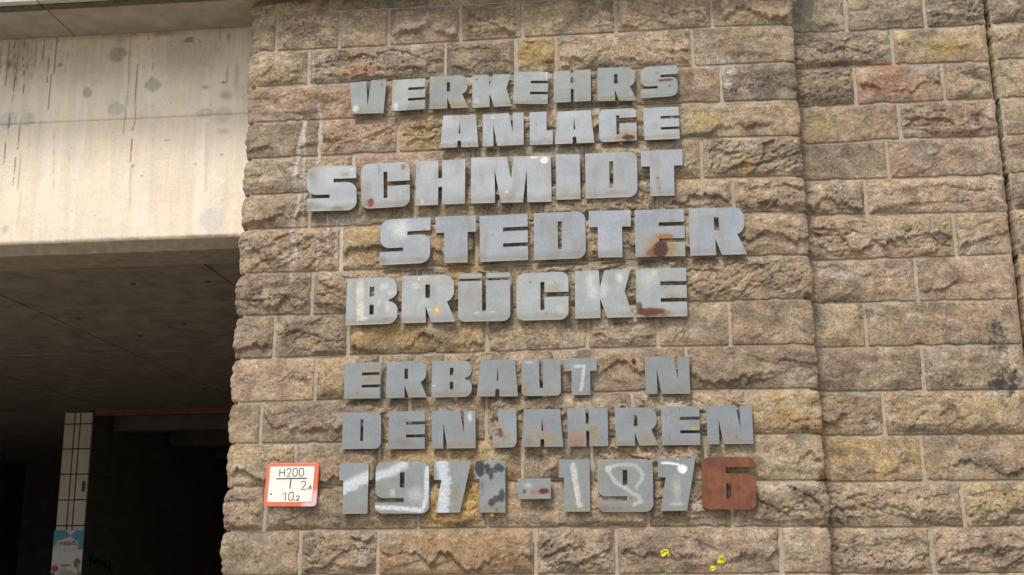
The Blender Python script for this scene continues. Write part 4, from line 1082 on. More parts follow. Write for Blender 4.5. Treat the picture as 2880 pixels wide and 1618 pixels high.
def facets(X, Z, sx, sz, seed):
    """Flat flakes with sharp steps between them: each cell is its own tilted plane."""
    gx, gz = X/sx, Z/sz
    ix, iz = np.floor(gx), np.floor(gz)
    best = np.full(X.shape, 1e9); out = np.zeros(X.shape)
    for a in (-1, 0, 1):
        for b in (-1, 0, 1):
            cx, cz = ix+a, iz+b
            px = cx+_hash(cx, cz, seed); pz = cz+_hash(cx, cz, seed+1)
            d = (gx-px)**2+(gz-pz)**2
            h = _hash(cx, cz, seed+2)-.5+(gx-px)*(_hash(cx, cz, seed+3)-.5)*.9-(gz-pz)*(.15+.9*_hash(cx, cz, seed+4))
            m = d < best
            best = np.where(m, d, best); out = np.where(m, h, out)
    return out

def stone_base(c, rng):
    k = rng.uniform(.90, 1.10); w = rng.uniform(-.025, .025)
    k *= 1.13
    return [c[0]*k*(1+w), c[1]*k*.985, c[2]*k*1.02*(1-w)]

def make_stone(rec, seed, parent, plane):
    xa, xb, zb0, zb1, zt0, zt1, side, pal = rec
    rng = random.Random(seed)
    L = xb-xa; Hh = ((zt0-zb0)+(zt1-zb1))/2
    nx = max(10, int(L/STEP)); nz = max(8, int(Hh/STEP))
    U, Vv = np.meshgrid(np.linspace(0, 1, nx+1), np.linspace(0, 1, nz+1), indexing='ij')
    U = U.ravel(); Vv = Vv.ravel()
    X = xa+U*L
    Z = (zb0*(1-U)+zb1*U)*(1-Vv) + (zt0*(1-U)+zt1*U)*Vv
    s, t = U*L, Vv*Hh
    # distance to the joints, warped so that the arrises are chipped
    wob = (fbm(X*30, Z*30, seed, 4)-.5)*.010
    chip = sstep(.60, .78, fbm(X*16, Z*16, seed+1, 3))*.010        # spalled arrises
    el = s+.010*bool(side & 8) if not side & 1 else np.full_like(s, 1.0)
    er = L-s+.010*bool(side & 4) if not side & 2 else np.full_like(s, 1.0)
    ex = np.minimum(el, er)-.0060
    ez = np.minimum(t-.0012, Hh-t-.0036)
    rc = rng.uniform(.003, .012)
    e = np.where((ex < rc) & (ez < rc), rc-np.hypot(np.minimum(ex-rc, 0), np.minimum(ez-rc, 0)), np.minimum(ex, ez)) + wob*.4 - chip*sstep(.02, .0, np.minimum(ex, ez))
    rise = sstep(-.0035, .0035, e)
    # quarry face: nearly flat margin, leaning out to a ragged break line, then falling back
    kindr = rng.random()
    lo = rng.uniform(.24, .50)
    n_low = fbm(X*6.5, Z*2, seed+3, 3)-.5
    tl = Hh*(lo + .75*n_low) + (fbm(X*38, Z*6, seed+4, 5, .6)-.5)*.065
    tl = np.clip(tl, .014, Hh*.88)
    style = rng.random()      # plain dressed, ledge-broken, or coarse and pitted
    rough_k, ledge_k, pit_k = ((rng.uniform(.14, .34), rng.uniform(.15, .6), .25) if style < .30 else (rng.uniform(.35, .75), rng.uniform(.8, 1.25), .5) if style < .68 else (rng.uniform(.8, 1.25), rng.uniform(.3, .8), 1.5))
    lump = (fbm(X*6.5, Z*9, seed+30, 3, .45)-.42)*rng.uniform(.014, .040)
    amp = ledge_k*rng.uniform(.014, .034)*(.25+1.5*np.clip(fbm(X*8+3, Z*3, seed+5, 3)*1.9-.45, 0, 1))
    up = np.clip((Hh-t)/np.maximum(Hh-tl, .02), 0, 1)**.8
    soft = .004+.020*fbm(X*12, Z*3, seed+16, 2)
    under = sstep(-soft, .002, t-tl)
    bulge = amp*np.where(t > tl, up, 1.0)*(.18+.82*under)
    if kindr > .68:      # evenly hammered face
        bulge = bulge*.45 + .012*np.clip(16*U*(1-U)*Vv*(1-Vv), 0, 1)**.5*rng.uniform(.4, 1.1)
    wx = (fbm(X*22, Z*22, seed+6, 4)-.5)*.026; wz = (fbm(X*22+5, Z*22, seed+17, 4)-.5)*.018
    if style > .86 or .42 < style < .58:     # a few big break planes meeting in crisp ridges
        ps = []
        for k in range(4):
            ps.append(.5+rng.uniform(-.15, .35) + rng.uniform(-1.6, 1.6)*(s+wx-L*rng.uniform(.2, .8))/max(L, .2) + rng.uniform(-1.0, 1.3)*(t+wz-Hh*.5)/Hh*(1 if k else -1))
        bulge = .022*np.clip(np.minimum.reduce(ps)+.15, .0, 1.1)
    ang = rng.uniform(-.45, .45); sc = rng.uniform(.7, 1.45)
    ca, sa = math.cos(ang), math.sin(ang)
    Xr, Zr = ((X+wx)*ca-(Z+wz)*sa)*sc, ((X+wx)*sa+(Z+wz)*ca)*sc
    f1 = facets(Xr, Zr, .150, .078, seed+7)*.0092
    f2 = facets(Xr, Zr, .062, .036, seed+8)*.0050
    soft_in = sstep(-.002, .026, e)
    det = f1+f2 + (fbm(X*45, Z*60, seed+9, 4, .68)-.5)*.0075
    pits = sstep(.66, .80, fbm(X*55, Z*70, seed+10, 3))*.0065*pit_k
    h = -.012 + rise*.0145 + soft_in*(bulge+lump*sstep(0, .055, e)+det*rough_k+.0085*rough_k*sstep(0, .05, e)) - rise*pits + rise*(fbm(X*110, Z*120, seed+11, 3)-.5)*.0045
    floor = -.012 + rise*(.0155+.004*soft_in)
    h = floor + np.log1p(np.exp(np.clip((h-floor)/.0012, -30, 30)))*.0012     # nothing sinks behind the mortar
    h = np.where(rise < .999, np.minimum(h, -.012+rise*.020+soft_in*.03), h)
    h = np.minimum(h, .030+.2*(h-.030))
    px = np.zeros_like(X)
    jag = rng.uniform(-.005, .005) + (fbm(Z*45, Z*0+seed, seed+18, 4)-.5)*.013
    if side & 4:
        k = np.clip(1-(L-s)/.03, 0, 1); h = h - .012*k*k; px += k*jag
    if side & 8:
        k = np.clip(1-s/.03, 0, 1); h = h - .012*k*k; px += k*jag
    if side & 1:
        k = np.clip(1-s/.055, 0, 1)
        h = h - k*k*.030
        prof = np.clip(4*Vv*(1-Vv), 0, 1)**.45
        px -= k*(prof*(.012+.020*fbm(Z*9, Z*0+seed, seed+12, 3)) + prof*(fbm(Z*40, Z*0+3, seed+13, 3)-.5)*.020 - .004)
    if side & 2:
        k = np.clip(1-(L-s)/.030, 0, 1)
        h = h - k*k*.010
        prof = np.clip(4*Vv*(1-Vv), 0, 1)**.45
        px += k*(prof*(.006+.014*fbm(Z*9, Z*0+seed, seed+14, 3)) + prof*(fbm(Z*40, Z*0+5, seed+15, 3)-.5)*.014 - .006)
    cx, cz = (xa+xb)/2, (zb0+zt1)/2
    P3 = np.stack([X+px-cx, -h, Z-cz], 1)
    faces = [grid_quads(nx+1, nz+1)]
    cols = stone_colour(X, Z, stone_base(PALETTE[pal], rng), seed)
    verts = [P3]; cc = [cols]; base = len(P3)
    # returns going back into the wall
    def ret(idx, depth, keep, flip):
        nonlocal base
        rows = 5 if keep else 1
        last = np.array(idx)
        for r in range(1, rows+1):
            f = r/rows
            p = P3[idx].copy()
            p[:, 1] = p[:, 1] + depth*f
            if keep: p[:, 0] += px[idx]*(-(f**3)) + (fbm(p[:, 2]*30+r, p[:, 1]*30, seed+20, 3)-.5)*.012*(1-f)
            verts.append(p); cc.append(cols[idx])
            new = base+np.arange(len(idx)); base += len(idx)
            q4 = np.stack([last[:-1], last[1:], new[1:], new[:-1]], 1)
            faces.append(q4[:, ::-1] if flip else q4); last = new
    M1 = nz+1
    left = np.arange(M1); right = nx*M1+np.arange(M1)
    bot = np.arange(nx+1)*M1; top = np.arange(nx+1)*M1+nz
    ret(left, .24 if side & 1 else .2 if side & 8 else .03, bool(side & 1), False)
    ret(right, .09 if side & 2 else .2 if side & 4 else .03, bool(side & 2), True)
    ret(bot, .03, False, True)
    ret(top, .03, False, False)
    me = mesh_np('stone', np.concatenate(verts), np.concatenate(faces), np.concatenate(cc))
    o = link('stone', me, STONE, parent)
    # parent sits at the wall origin, so the stone keeps wall coordinates
    o.location = (cx, -plane, cz)
    return o

def core_mesh(x0, x1, z0, z1, depth, step=.016):
    nx = int((x1-x0)/step)+1; nz = int((z1-z0)/step)+1
    Xg, Zg = np.meshgrid(np.linspace(x0, x1, nx), np.linspace(z0, z1, nz), indexing='ij')
    X, Z = Xg.ravel(), Zg.ravel()
    Y = .0012 + (fbm(X*25, Z*25, 3, 3)-.5)*.004
    V = np.stack([X, Y, Z], 1)
    Vb = V.copy(); Vb[:, 1] = depth
    n = len(V)
    q = grid_quads(nx, nz)
    F = [q, q[:, ::-1]+n]
    for idx, fl in ((np.arange(nz), False), ((nx-1)*nz+np.arange(nz), True), (np.arange(nx)*nz, True), (np.arange(nx)*nz+nz-1, False)):
        s4 = np.stack([idx[:-1], idx[1:], idx[1:]+n, idx[:-1]+n], 1)
        F.append(s4[:, ::-1] if fl else s4)
    g = .9+.25*fbm(X*14, Z*14, 8, 4)
    c = np.array([.36, .308, .235])*g[:, None]
    for rgb, a in spot_masks(X, Z, STONE_SPOTS, STONE_STREAKS, .8, 34, .75):
        a = a*.55
        c = c*(1-a[:, None]) + np.array(rgb)*a[:, None]
    c = np.concatenate([c, np.ones((n, 1))], 1)
    return mesh_np('mortar', np.concatenate([V, Vb]), np.concatenate(F), np.concatenate([c, c]))

def masonry(name, label, cat, recs, plane, x0, x1, z0, z1, depth, seed):
    root = empty(name, wall_point(0, 0), WALL_ROT)
    tag(root, label, cat)
    core = link('mortar', core_mesh(x0, x1, z0, z1, depth), MORTAR, root)
    core.location = (0, -plane, 0)
    for i, r in enumerate(recs):
        make_stone(r, seed+i*37, root, plane)
    return root

pillar = masonry('stone_pillar', 'broad rock-faced sandstone pillar carrying the metal lettering beside the underpass', 'pillar',
                 PILLAR_STONES, 0.0, -1.948, .826, -1.72, 3.19, .55, 100)
wall_a = masonry('stone_wall', 'set back sandstone wall between the lettered pillar and the dark vertical joint', 'wall',
                 WALL_STONES, WALL_SET, .80, JOINT_X-.016, -1.72, 3.52, .45, 9000)
wall_b = masonry('stone_wall', 'strip of sandstone wall to the right of the dark vertical joint', 'wall',
                 WALL_END_STONES, WALL_SET, JOINT_X+.018, JOINT_X+.80, -1.72, 3.52, .45, 17000)

# the bolt left where a letter is missing, and its nut
bm = bmesh.new()
tube(bm, (0, .02, 0), (0, -.034, 0), .0045, .0045, 10)
bolt = link('bolt', bm_mesh('bolt', bm), RUSTED, pillar)
bolt.location = (BOLT[0], -.012, BOLT[1])
bm = bmesh.new()
tube(bm, (0, -.010, 0), (0, -.022, 0), .011, .011, 6)
nut = link('nut', bm_mesh('nut', bm), RUSTED, bolt)

# ------------------------------------------------------------ letters
def arc(cx, cy, rx, ry, a0, a1, n=8):
    return [(cx+rx*math.cos(RAD(a0+(a1-a0)*k/n)), cy+ry*math.sin(RAD(a0+(a1-a0)*k/n))) for k in range(n+1)]
def rrect(x0, y0, x1, y1, tl=0, tr=0, br=0, bl=0, ay=1.0):
    """Rounded box, clockwise from the top left, y downwards."""
    p = []
    p += arc(x0+tl, y0+tl*ay, tl, tl*ay, 180, 270) if tl else [(x0, y0)]
    p += arc(x1-tr, y0+tr*ay, tr, tr*ay, 270, 360) if tr else [(x1, y0)]
    p += arc(x1-br, y1-br*ay, br, br*ay, 0, 90) if br else [(x1, y1)]
    p += arc(x0+bl, y1-bl*ay, bl, bl*ay, 90, 180) if bl else [(x0, y1)]
    return p
def hole(x0, y0, x1, y1): return [(x0, y0), (x1, y0), (x1, y1), (x0, y1)]

def glyph(g):
    """Outline and holes in a unit box, y downwards."""
    if g == 'V': return [(0, 0), (.445, 0), (.49, .78), (.575, 0), (1, 0), (1, 1), (0, 1)], []
    if g == 'E': return [(0, 0), (1, 0), (1, .275), (.485, .275), (.485, .36), (1, .36), (1, .62), (.485, .62), (.485, .70), (1, .70), (1, 1), (0, 1)], []
    if g == 'R': return ([(0, 0)] + arc(.80, .20, .20, .20, 270, 360) + arc(.78, .33, .22, .26, 0, 62) +
                         [(.855, .575), (1, 1), (.555, 1), (.455, .66), (.455, 1), (0, 1)]), [hole(.45, .20, .54, .485)]
    if g == 'K': return [(0, 0), (.432, 0), (.442, .36), (.535, 0), (1, 0), (.875, .455), (1, 1), (.55, 1), (.44, .59), (.44, 1), (0, 1)], []
    if g == 'H': return [(0, 0), (.455, 0), (.455, .405), (.535, .405), (.535, 0), (1, 0), (1, 1), (.54, 1), (.54, .60), (.46, .60), (.46, 1), (0, 1)], []
    if g == 'S': return (arc(.20, .20, .20, .20, 180, 270) + [(1, 0), (1, .285), (.54, .285), (.54, .37)] + arc(.80, .56, .20, .19, 270, 360) +
                         arc(.80, .80, .20, .20, 0, 90) + [(0, 1), (0, .715), (.46, .715), (.46, .635)] + arc(.20, .445, .20, .19, 90, 180)), []
    if g == 'A': return [(0, 0), (1, 0), (1, 1), (.55, 1), (.545, .80), (.455, .80), (.445, 1), (0, 1)], [[(.50, .21), (.528, .575), (.478, .575)]]
    if g == 'N': return [(0, 0), (.64, 0), (.735, .60), (.735, 0), (1, 0), (1, 1), (.355, 1), (.26, .335), (.26, 1), (0, 1)], []
    if g == 'L': return [(0, 0), (.735, 0), (.735, .575), (1, .575), (1, 1), (0, 1)], []
    if g == 'G': return (arc(.13, .14, .13, .14, 180, 270) + arc(.88, .12, .12, .12, 270, 360) +
                         [(1, .285), (.545, .285), (.545, .20), (.465, .20), (.465, .79), (.545, .79), (.545, .455), (1, .455), (1, 1)] + arc(.13, .87, .13, .13, 90, 180)), []
    if g == 'C': return (arc(.16, .16, .16, .16, 180, 270) + arc(.84, .16, .16, .16, 270, 360) +
                         [(1, .42), (.54, .42), (.54, .20), (.46, .20), (.46, .79), (.54, .79), (.54, .52), (1, .52)] +
                         arc(.83, .82, .17, .18, 0, 90) + arc(.16, .84, .16, .16, 90, 180)), []
    if g == 'M': return [(0, 0), (.452, 0), (.5, .48), (.535, 0), (1, 0), (1, 1), (.70, 1), (.697, .28), (.645, 1), (.37, 1), (.296, .275), (.298, 1), (0, 1)], []
    if g == 'I': return [(0, 0), (1, 0), (1, 1), (0, 1)], []
    if g == 'D': return [(0, 0)] + arc(.83, .18, .17, .18, 270, 360) + arc(.83, .82, .17, .18, 0, 90) + [(0, 1)], [hole(.465, .195, .54, .785)]
    if g == 'T': return [(0, 0), (1, 0), (1, .35), (.79, .35), (.79, 1), (.21, 1), (.21, .35), (0, .35)], []
    if g == 'B': return ([(0, 0)] + arc(.82, .22, .18, .22, 270, 360) + arc(.80, .29, .20, .19, 0, 78) + [(.83, .49)] +
                         arc(.80, .70, .20, .19, 282, 360) + arc(.82, .78, .18, .22, 0, 90) + [(0, 1)]), [hole(.455, .195, .545, .405), hole(.455, .58, .54, .79)]
    if g == 'U': return [(0, 0), (.45, 0), (.46, .79), (.545, .79), (.54, 0), (1, 0)] + arc(.87, .87, .13, .13, 0, 90) + arc(.13, .87, .13, .13, 90, 180), []
    if g == 'Ue': return [(0, .155), (.46, .155), (.462, .785), (.538, .785), (.538, .155), (1, .155)] + arc(.86, .86, .14, .14, 0, 90) + arc(.14, .86, .14, .14, 90, 180), []
    if g == 'J': return [(.26, 0), (1, 0)] + arc(.80, .82, .20, .18, 0, 90) + [(0, 1), (0, .60), (.25, .60)], []
    if g == '1': return [(0, 0), (1, 0), (1, 1), (.145, 1), (.145, .345), (0, .345)], []
    if g == '9': return (arc(.15, .15, .15, .15, 180, 270) + arc(.85, .15, .15, .15, 270, 360) + arc(.85, .85, .15, .15, 0, 90) +
                         arc(.14, .86, .14, .14, 90, 180) + [(0, .785), (.53, .785), (.53, .705)] + arc(.15, .555, .15, .15, 90, 180)), [hole(.455, .205, .54, .50)]
    if g == '6': return (arc(.14, .14, .14, .14, 180, 270) + [(.86, 0), (.93, .035), (.98, .11), (1, .185), (.44, .20), (.44, .315)] +
                         arc(.85, .465, .15, .15, 270, 360) + arc(.86, .86, .14, .14, 0, 90) + arc(.13, .87, .13, .13, 90, 180)), [hole(.45, .50, .545, .80)]
    raise KeyError(g)

def inside(px, pz, poly):
    c = np.zeros(len(px), bool)
    n = len(poly)
    for i in range(n):
        x0, z0 = poly[i]; x1, z1 = poly[i-1]
        m = (z0 > pz) != (z1 > pz)
        with np.errstate(divide='ignore', invalid='ignore'):
            c ^= m & (px < (x1-x0)*(pz-z0)/(z1-z0)+x0)
    return c

def plate(polys, quad, thick, centre, d0, grime_seed, stain=True):
    """Cut sheet: the outline triangulated with inner points that carry rust, grime, paint and painted reflections."""
    outer, holes = polys[0], polys[1:]
    def dens(poly, st=.012):
        r = []
        for i in range(len(poly)):
            a, b = poly[i], poly[(i+1) % len(poly)]
            n = max(1, int(math.hypot(b[0]-a[0], b[1]-a[1])/st))
            r += [(a[0]+(b[0]-a[0])*k/n, a[1]+(b[1]-a[1])*k/n) for k in range(n)]
        return r
    loops = [dens(outer)] + [dens(h) for h in holes]
    pts, edges = [], []
    for lp in loops:
        b = len(pts); pts += lp
        edges += [(b+i, b+(i+1) % len(lp)) for i in range(len(lp))]
    xs = [p[0] for p in outer]; zs = [p[1] for p in outer]
    st = .0052
    gx, gz = np.meshgrid(np.arange(min(xs)+st*.6, max(xs), st), np.arange(min(zs)+st*.6, max(zs), st), indexing='ij')
    gx, gz = gx.ravel(), gz.ravel()
    gx = gx + (vnoise(gx*900, gz*900, 3)-.5)*st*.3
    ok = inside(gx, gz, outer)
    for h in holes: ok &= ~inside(gx, gz, h)
    B = np.array(pts)
    gx, gz = gx[ok], gz[ok]
    near = np.min(np.hypot(gx[:, None]-B[None, :, 0], gz[:, None]-B[None, :, 1]), 1) > st*.6
    gx, gz = gx[near], gz[near]
    allp = [Vector(p) for p in pts] + [Vector((float(a), float(b))) for a, b in zip(gx, gz)]
    vo, eo, fo, *_ = delaunay_2d_cdt(allp, edges, [], 0, 1e-6)
    A = np.array([(v.x, v.y) for v in vo])
    F = np.array([f for f in fo if len(f) == 3])
    cen = A[F].mean(1)
    keep = inside(cen[:, 0], cen[:, 1], outer)
    for h in holes: keep &= ~inside(cen[:, 0], cen[:, 1], h)
    F = F[keep]
    # orientation: front looks to -Y
    a, b, c = A[F[:, 0]], A[F[:, 1]], A[F[:, 2]]
    cr = (b[:, 0]-a[:, 0])*(c[:, 1]-a[:, 1])-(b[:, 1]-a[:, 1])*(c[:, 0]-a[:, 0])
    F = np.where((cr < 0)[:, None], F[:, ::-1], F)
    n = len(A)
    V = np.concatenate([np.stack([A[:, 0]-centre[0], np.full(n, 0.0), A[:, 1]-centre[1]], 1),
                        np.stack([A[:, 0]-centre[0], np.full(n, thick), A[:, 1]-centre[1]], 1)])
    ed = {}
    for tri in F:
        for i in range(3):
            e = (int(tri[i]), int(tri[(i+1) % 3]))
            ed[e] = ed.get(e, 0)+1
    bd = [e for e in ed if (e[1], e[0]) not in ed]
    side = []
    for a0, b0 in bd:
        side += [(b0, a0, a0+n), (b0, a0+n, b0+n)]
    tris = np.concatenate([F, F[:, ::-1]+n, np.array(side)])
    # grime, stains and the reflections painted on the digits
    X, Z = A[:, 0], A[:, 1]
    rgb = np.tile(np.array([.20, .18, .13]), (n, 1)); al = np.zeros(n)
    if stain:
        zmin, zmax = Z.min(), Z.max()
        v = (Z-zmin)/(zmax-zmin)
        r = random.Random(grime_seed)
        g = sstep(.015, .045, v)*sstep(.20, .08, v + (fbm(X*30, Z*8, grime_seed, 3)-.5)*.10)*r.uniform(.34, .6)
        g += sstep(.55, .9, fbm(X*18, Z*7, grime_seed+3, 4)+.05)*.38
        g += sstep(.015, 0, v)*.25
        al = np.clip(g, 0, .6)
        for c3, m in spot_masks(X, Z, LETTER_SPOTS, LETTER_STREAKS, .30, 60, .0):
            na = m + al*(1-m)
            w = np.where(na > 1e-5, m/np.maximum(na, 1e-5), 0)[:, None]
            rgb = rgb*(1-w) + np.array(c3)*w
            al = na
    colr = np.concatenate([rgb, al[:, None]], 1)
    return mesh_np('plate', V, tris, np.concatenate([colr, colr]), smooth=False)

def bil(q, u, v):
    (ax, az), (bx, bz_), (cx, cz), (dx, dz) = q
    return ((ax*(1-u)+bx*u)*(1-v)+(dx*(1-u)+cx*u)*v, (az*(1-u)+bz_*u)*(1-v)+(dz*(1-u)+cz*u)*v)

UML = chr(220)
ORD = ['first', 'second', 'third', 'fourth', 'fifth', 'sixth', 'seventh', 'eighth']
EXTRA = {('ANLAGE', 4): 'with a dark red rust patch', ('STEDTER', 5): 'with a big dark rust blotch', ('BRUECKE', 5): 'rusted red along its foot',
         ('SCHMIDT', 1): 'with a rust spot at its lower left', ('SCHMIDT', 6): 'with two small rust dots', ('BRUECKE', 1): 'with an orange chip on its leg',
         ('BRUECKE', 2): 'with two umlaut bars', ('JAHREN', 0): 'with flaking rust on its hook', ('JAHREN', 2): 'browned with rust at its lower left',
         ('BRUECKE', 0): 'smeared with pale paint', ('ERBAUT', 5): 'with a white paint mark', ('VERKEHRS', 7): 'with a red rust smear', ('VERKEHRS', 0): 'with green moss on its top'}
bm = bmesh.new(); tube(bm, (0, 0, 0), (0, .04, 0), .006, .006, 8)
STUD = bm_mesh('mounting_stud', bm)
STUDMAT = mat_plain('stud_steel', (.16, .11, .08), .7, 80, .3)
THICK = .010
letter_group = {'1971': 'digits of the years', '1976': 'digits of the years'}
stud_first = None
for li, (word, idx, g, q) in enumerate(LETTERS):
    if g.startswith('poly'):
        outer, holes, ch = [tuple(p) for p in q], [], g[4]
    else:
        o_, h_ = glyph(g); ch = UML if g == 'Ue' else g
        outer = [bil(q, *p) for p in o_]; holes = [[bil(q, *p) for p in h] for h in h_]
    # drop doubled points
    outer = [p for i, p in enumerate(outer) if math.hypot(p[0]-outer[i-1][0], p[1]-outer[i-1][1]) > 1e-5]
    cx = sum(p[0] for p in q)/len(q); cz = sum(p[1] for p in q)/len(q)
    me = plate([outer]+holes, q, THICK, (cx, cz), 0, 50+li*7, stain=(g != '6'))
    digit = word in ('1971', '1976')
    nm = 'metal_digit' if digit else 'metal_dash' if word == '-' else 'metal_letter'
    o = link(nm, me, RUSTED if g == '6' else METAL)
    o.location = wall_point(cx, cz, STANDOFF)
    r = random.Random(li)
    o.rotation_euler = (-LEAN+RAD(r.uniform(-1.0, 1.0)), 0, RAD(r.uniform(-1.1, 1.1)))
    tone = {'VERKEHRS': (.76, .80, .76), 'ANLAGE': (1.0, 1.03, 1.05), 'SCHMIDT': (1.02, 1.04, 1.05), 'STEDTER': (.98, 1.02, 1.07), 'BRUECKE': (1.08, 1.10, 1.06), 'ERBAUT': (.82, .86, .86), 'N': (.84, .86, .84), 'DEN': (.84, .88, .91), 'JAHREN': (.86, .90, .93)}.get(word, (.92, .95, .93))
    k = r.uniform(.93, 1.07)
    o.color = (tone[0]*k, tone[1]*k, tone[2]*k, 1)
    ex = EXTRA.get((word, idx))
    if word == '-': lab = 'grey metal dash with rust spots between the years 1971 and 1976'; cat = 'dash'
    elif word == 'N': lab = 'grey metal letter N standing alone after the gap right of ERBAUT'; cat = 'letter'
    elif word == '1971':
        lab = ['grey metal digit 1 with a pale band, first of the year 1971', 'grey metal digit 9 of the year 1971 with a round seam',
               'grey metal digit 7 of the year 1971, half of it bright', 'grey metal digit 1 with dark blue paint, last of the year 1971'][idx]; cat = 'digit'
    elif word == '1976':
        lab = ['grey metal digit 1 with a white stroke, first of the year 1976', 'grey metal digit 9 of the year 1976 with a looping white paint line',
               'grey metal digit 7 of the year 1976 with a white splash', 'rust brown metal digit 6 ending the year 1976'][idx]; cat = 'digit'
    else:
        lab = 'grey metal letter %s%s, %s letter of %s' % (ch, (' '+ex) if ex else '', ORD[idx], word.replace('UE', UML)); cat = 'letter'
    tag(o, lab, cat, letter_group.get(word, 'metal letters on the pillar'))
    x0 = min(p[0] for p in q); x1 = max(p[0] for p in q); z0 = min(p[1] for p in q); z1 = max(p[1] for p in q)
    if g == 'Ue':
        for ua, ub in ((0.0, .455), (.545, 1.0)):
            bq = [bil(q, ua, 0), bil(q, ub, 0), bil(q, ub, .105), bil(q, ua, .105)]
            link('umlaut_bar', plate([bq], q, THICK, (cx, cz), 0, 900, True), METAL, o).color = o.color
    for fx, fz in ((.2, .16), (.8, .88)):
        if g == 'Ue': fz = max(fz, .3)
        if ch in '17' and fx < .5: fx, fz = .5, .3
        if ch == 'T': fx = .5
        if ch == 'J': fx = .7
        st = link('mounting_stud', STUD, STUDMAT, o)
        st.location = (x0+(x1-x0)*fx-cx, THICK, z1+(z0-z1)*fz-cz)
dow = None
for o in COL.objects:
    if o.name.startswith('metal_digit') and 'dark blue paint' in o.get('label', ''):
        dow = o
bm = bmesh.new(); tube(bm, (0, -.005, 0), (0, .05, 0), .011, .011, 10)
bk = link('spacer_sleeve', bm_mesh('spacer_sleeve', bm), mat_plain('brass_sleeve', (.36, .24, .05), .6, 90, .5), dow)
lp = Matrix.Translation(dow.location) @ dow.rotation_euler.to_matrix().to_4x4()
bk.location = lp.inverted() @ wall_point(DOWEL[0], DOWEL[1]+.004, .030)

# ------------------------------------------------------------ hydrant sign
sq = SIGN_QUAD; sf = SIGN_FACE
scx = sum(p[0] for p in sq)/4; scz = sum(p[1] for p in sq)/4
sign = empty('hydrant_sign', wall_point(scx, scz, .042), WALL_ROT)
tag(sign, 'small red framed white hydrant sign lettered H200 left of the digits', 'sign')
def slab_mesh(name, poly, y0, y1, bev=0.0):
    bm = bmesh.new()
    f = [bm.verts.new((x-scx, y0, z-scz)) for x, z in poly]; b = [bm.verts.new((x-scx, y1, z-scz)) for x, z in poly]
    bm.faces.new(f[::-1]); bm.faces.new(b)
    for k in range(len(poly)):
        bm.faces.new((f[k], f[(k+1) % len(poly)], b[(k+1) % len(poly)], b[k]))
    bmesh.ops.recalc_face_normals(bm, faces=bm.faces[:])
    if bev:
        ee = [e for e in bm.edges if all(abs(v.co.y-y0) < 1e-6 for v in e.verts)]
        bmesh.ops.bevel(bm, geom=ee, offset=bev, segments=2, affect='EDGES', profile=.6)
    return bm_mesh(name, bm)
def qpoly(q, r, ay): return [bil(q, *p) for p in rrect(0, 0, 1, 1, r, r, r, r, ay)]
def mat_sign_red():
    N = Nodes('sign_red'); c = N.coord()
    xyz = N.n('ShaderNodeSeparateXYZ'); N.l(c, xyz.inputs[0])
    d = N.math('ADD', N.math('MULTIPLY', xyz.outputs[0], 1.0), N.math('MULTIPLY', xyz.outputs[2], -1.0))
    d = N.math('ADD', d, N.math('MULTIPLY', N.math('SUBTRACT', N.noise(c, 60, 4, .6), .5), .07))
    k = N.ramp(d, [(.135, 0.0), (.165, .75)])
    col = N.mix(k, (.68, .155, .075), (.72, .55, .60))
    col = N.mix(1.0, col, N.ramp(N.noise(c, 40, 4, .6), [(.3, .92), (.7, 1.06)]), 'MULTIPLY')
    return N.set(Base_Color=col, Roughness=.38)
def mat_sign_white():
    N = Nodes('sign_white'); c = N.coord()
    xyz = N.n('ShaderNodeSeparateXYZ'); N.l(c, xyz.inputs[0])
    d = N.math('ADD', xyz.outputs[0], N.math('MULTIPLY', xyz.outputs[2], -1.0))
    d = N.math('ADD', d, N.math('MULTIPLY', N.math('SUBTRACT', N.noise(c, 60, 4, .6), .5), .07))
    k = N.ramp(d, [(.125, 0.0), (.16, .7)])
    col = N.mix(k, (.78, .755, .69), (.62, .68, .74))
    col = N.mix(1.0, col, N.ramp(N.noise(c, 30, 5, .6), [(.3, .93), (.7, 1.04)]), 'MULTIPLY')
    return N.set(Base_Color=col, Roughness=.4)
link('frame', slab_mesh('frame', qpoly(sq, .075, 1.18), -.006, .006, .003), mat_sign_red(), sign)
link('face', slab_mesh('face', qpoly(sf, .03, 1.2), -.0078, -.004), mat_sign_white(), sign)
INK = mat_plain('sign_ink', (.055, .055, .06), .6, 60, .3)
def sp(x, y):      # face measured from its upper left corner as a fraction (u right, v down)
    return (x, y)
def sign3d(u, v, t):
    x, z = bil(sf, u, v); return Vector((x-scx, -.0078-t, z-scz))
D0 = lambda x, y, w, h: [[(x+w*a, y+h*b) for a, b in ((0, .28), (.08, .1), (.3, 0), (.7, 0), (.92, .1), (1, .28), (1, .72), (.92, .9), (.7, 1), (.3, 1), (.08, .9), (0, .72), (0, .26))]]
D2 = lambda x, y, w, h: [[(x+w*a, y+h*b) for a, b in ((.04, .24), (.12, .1), (.32, 0), (.66, 0), (.88, .1), (.95, .28), (.88, .44), (.5, .72), (.04, 1), (1, 1))]]
D1 = lambda x, y, w, h: [[(x, y+h*.26), (x+w*.9, y), (x+w*.9, y+h)]]
D6 = lambda x, y, w, h: [[(x+w*a, y+h*b) for a, b in ((.8, 0), (.35, .35), (.08, .62), (.08, .82), (.3, 1), (.7, 1), (.95, .84), (.95, .64), (.7, .47), (.35, .47), (.1, .62))]]
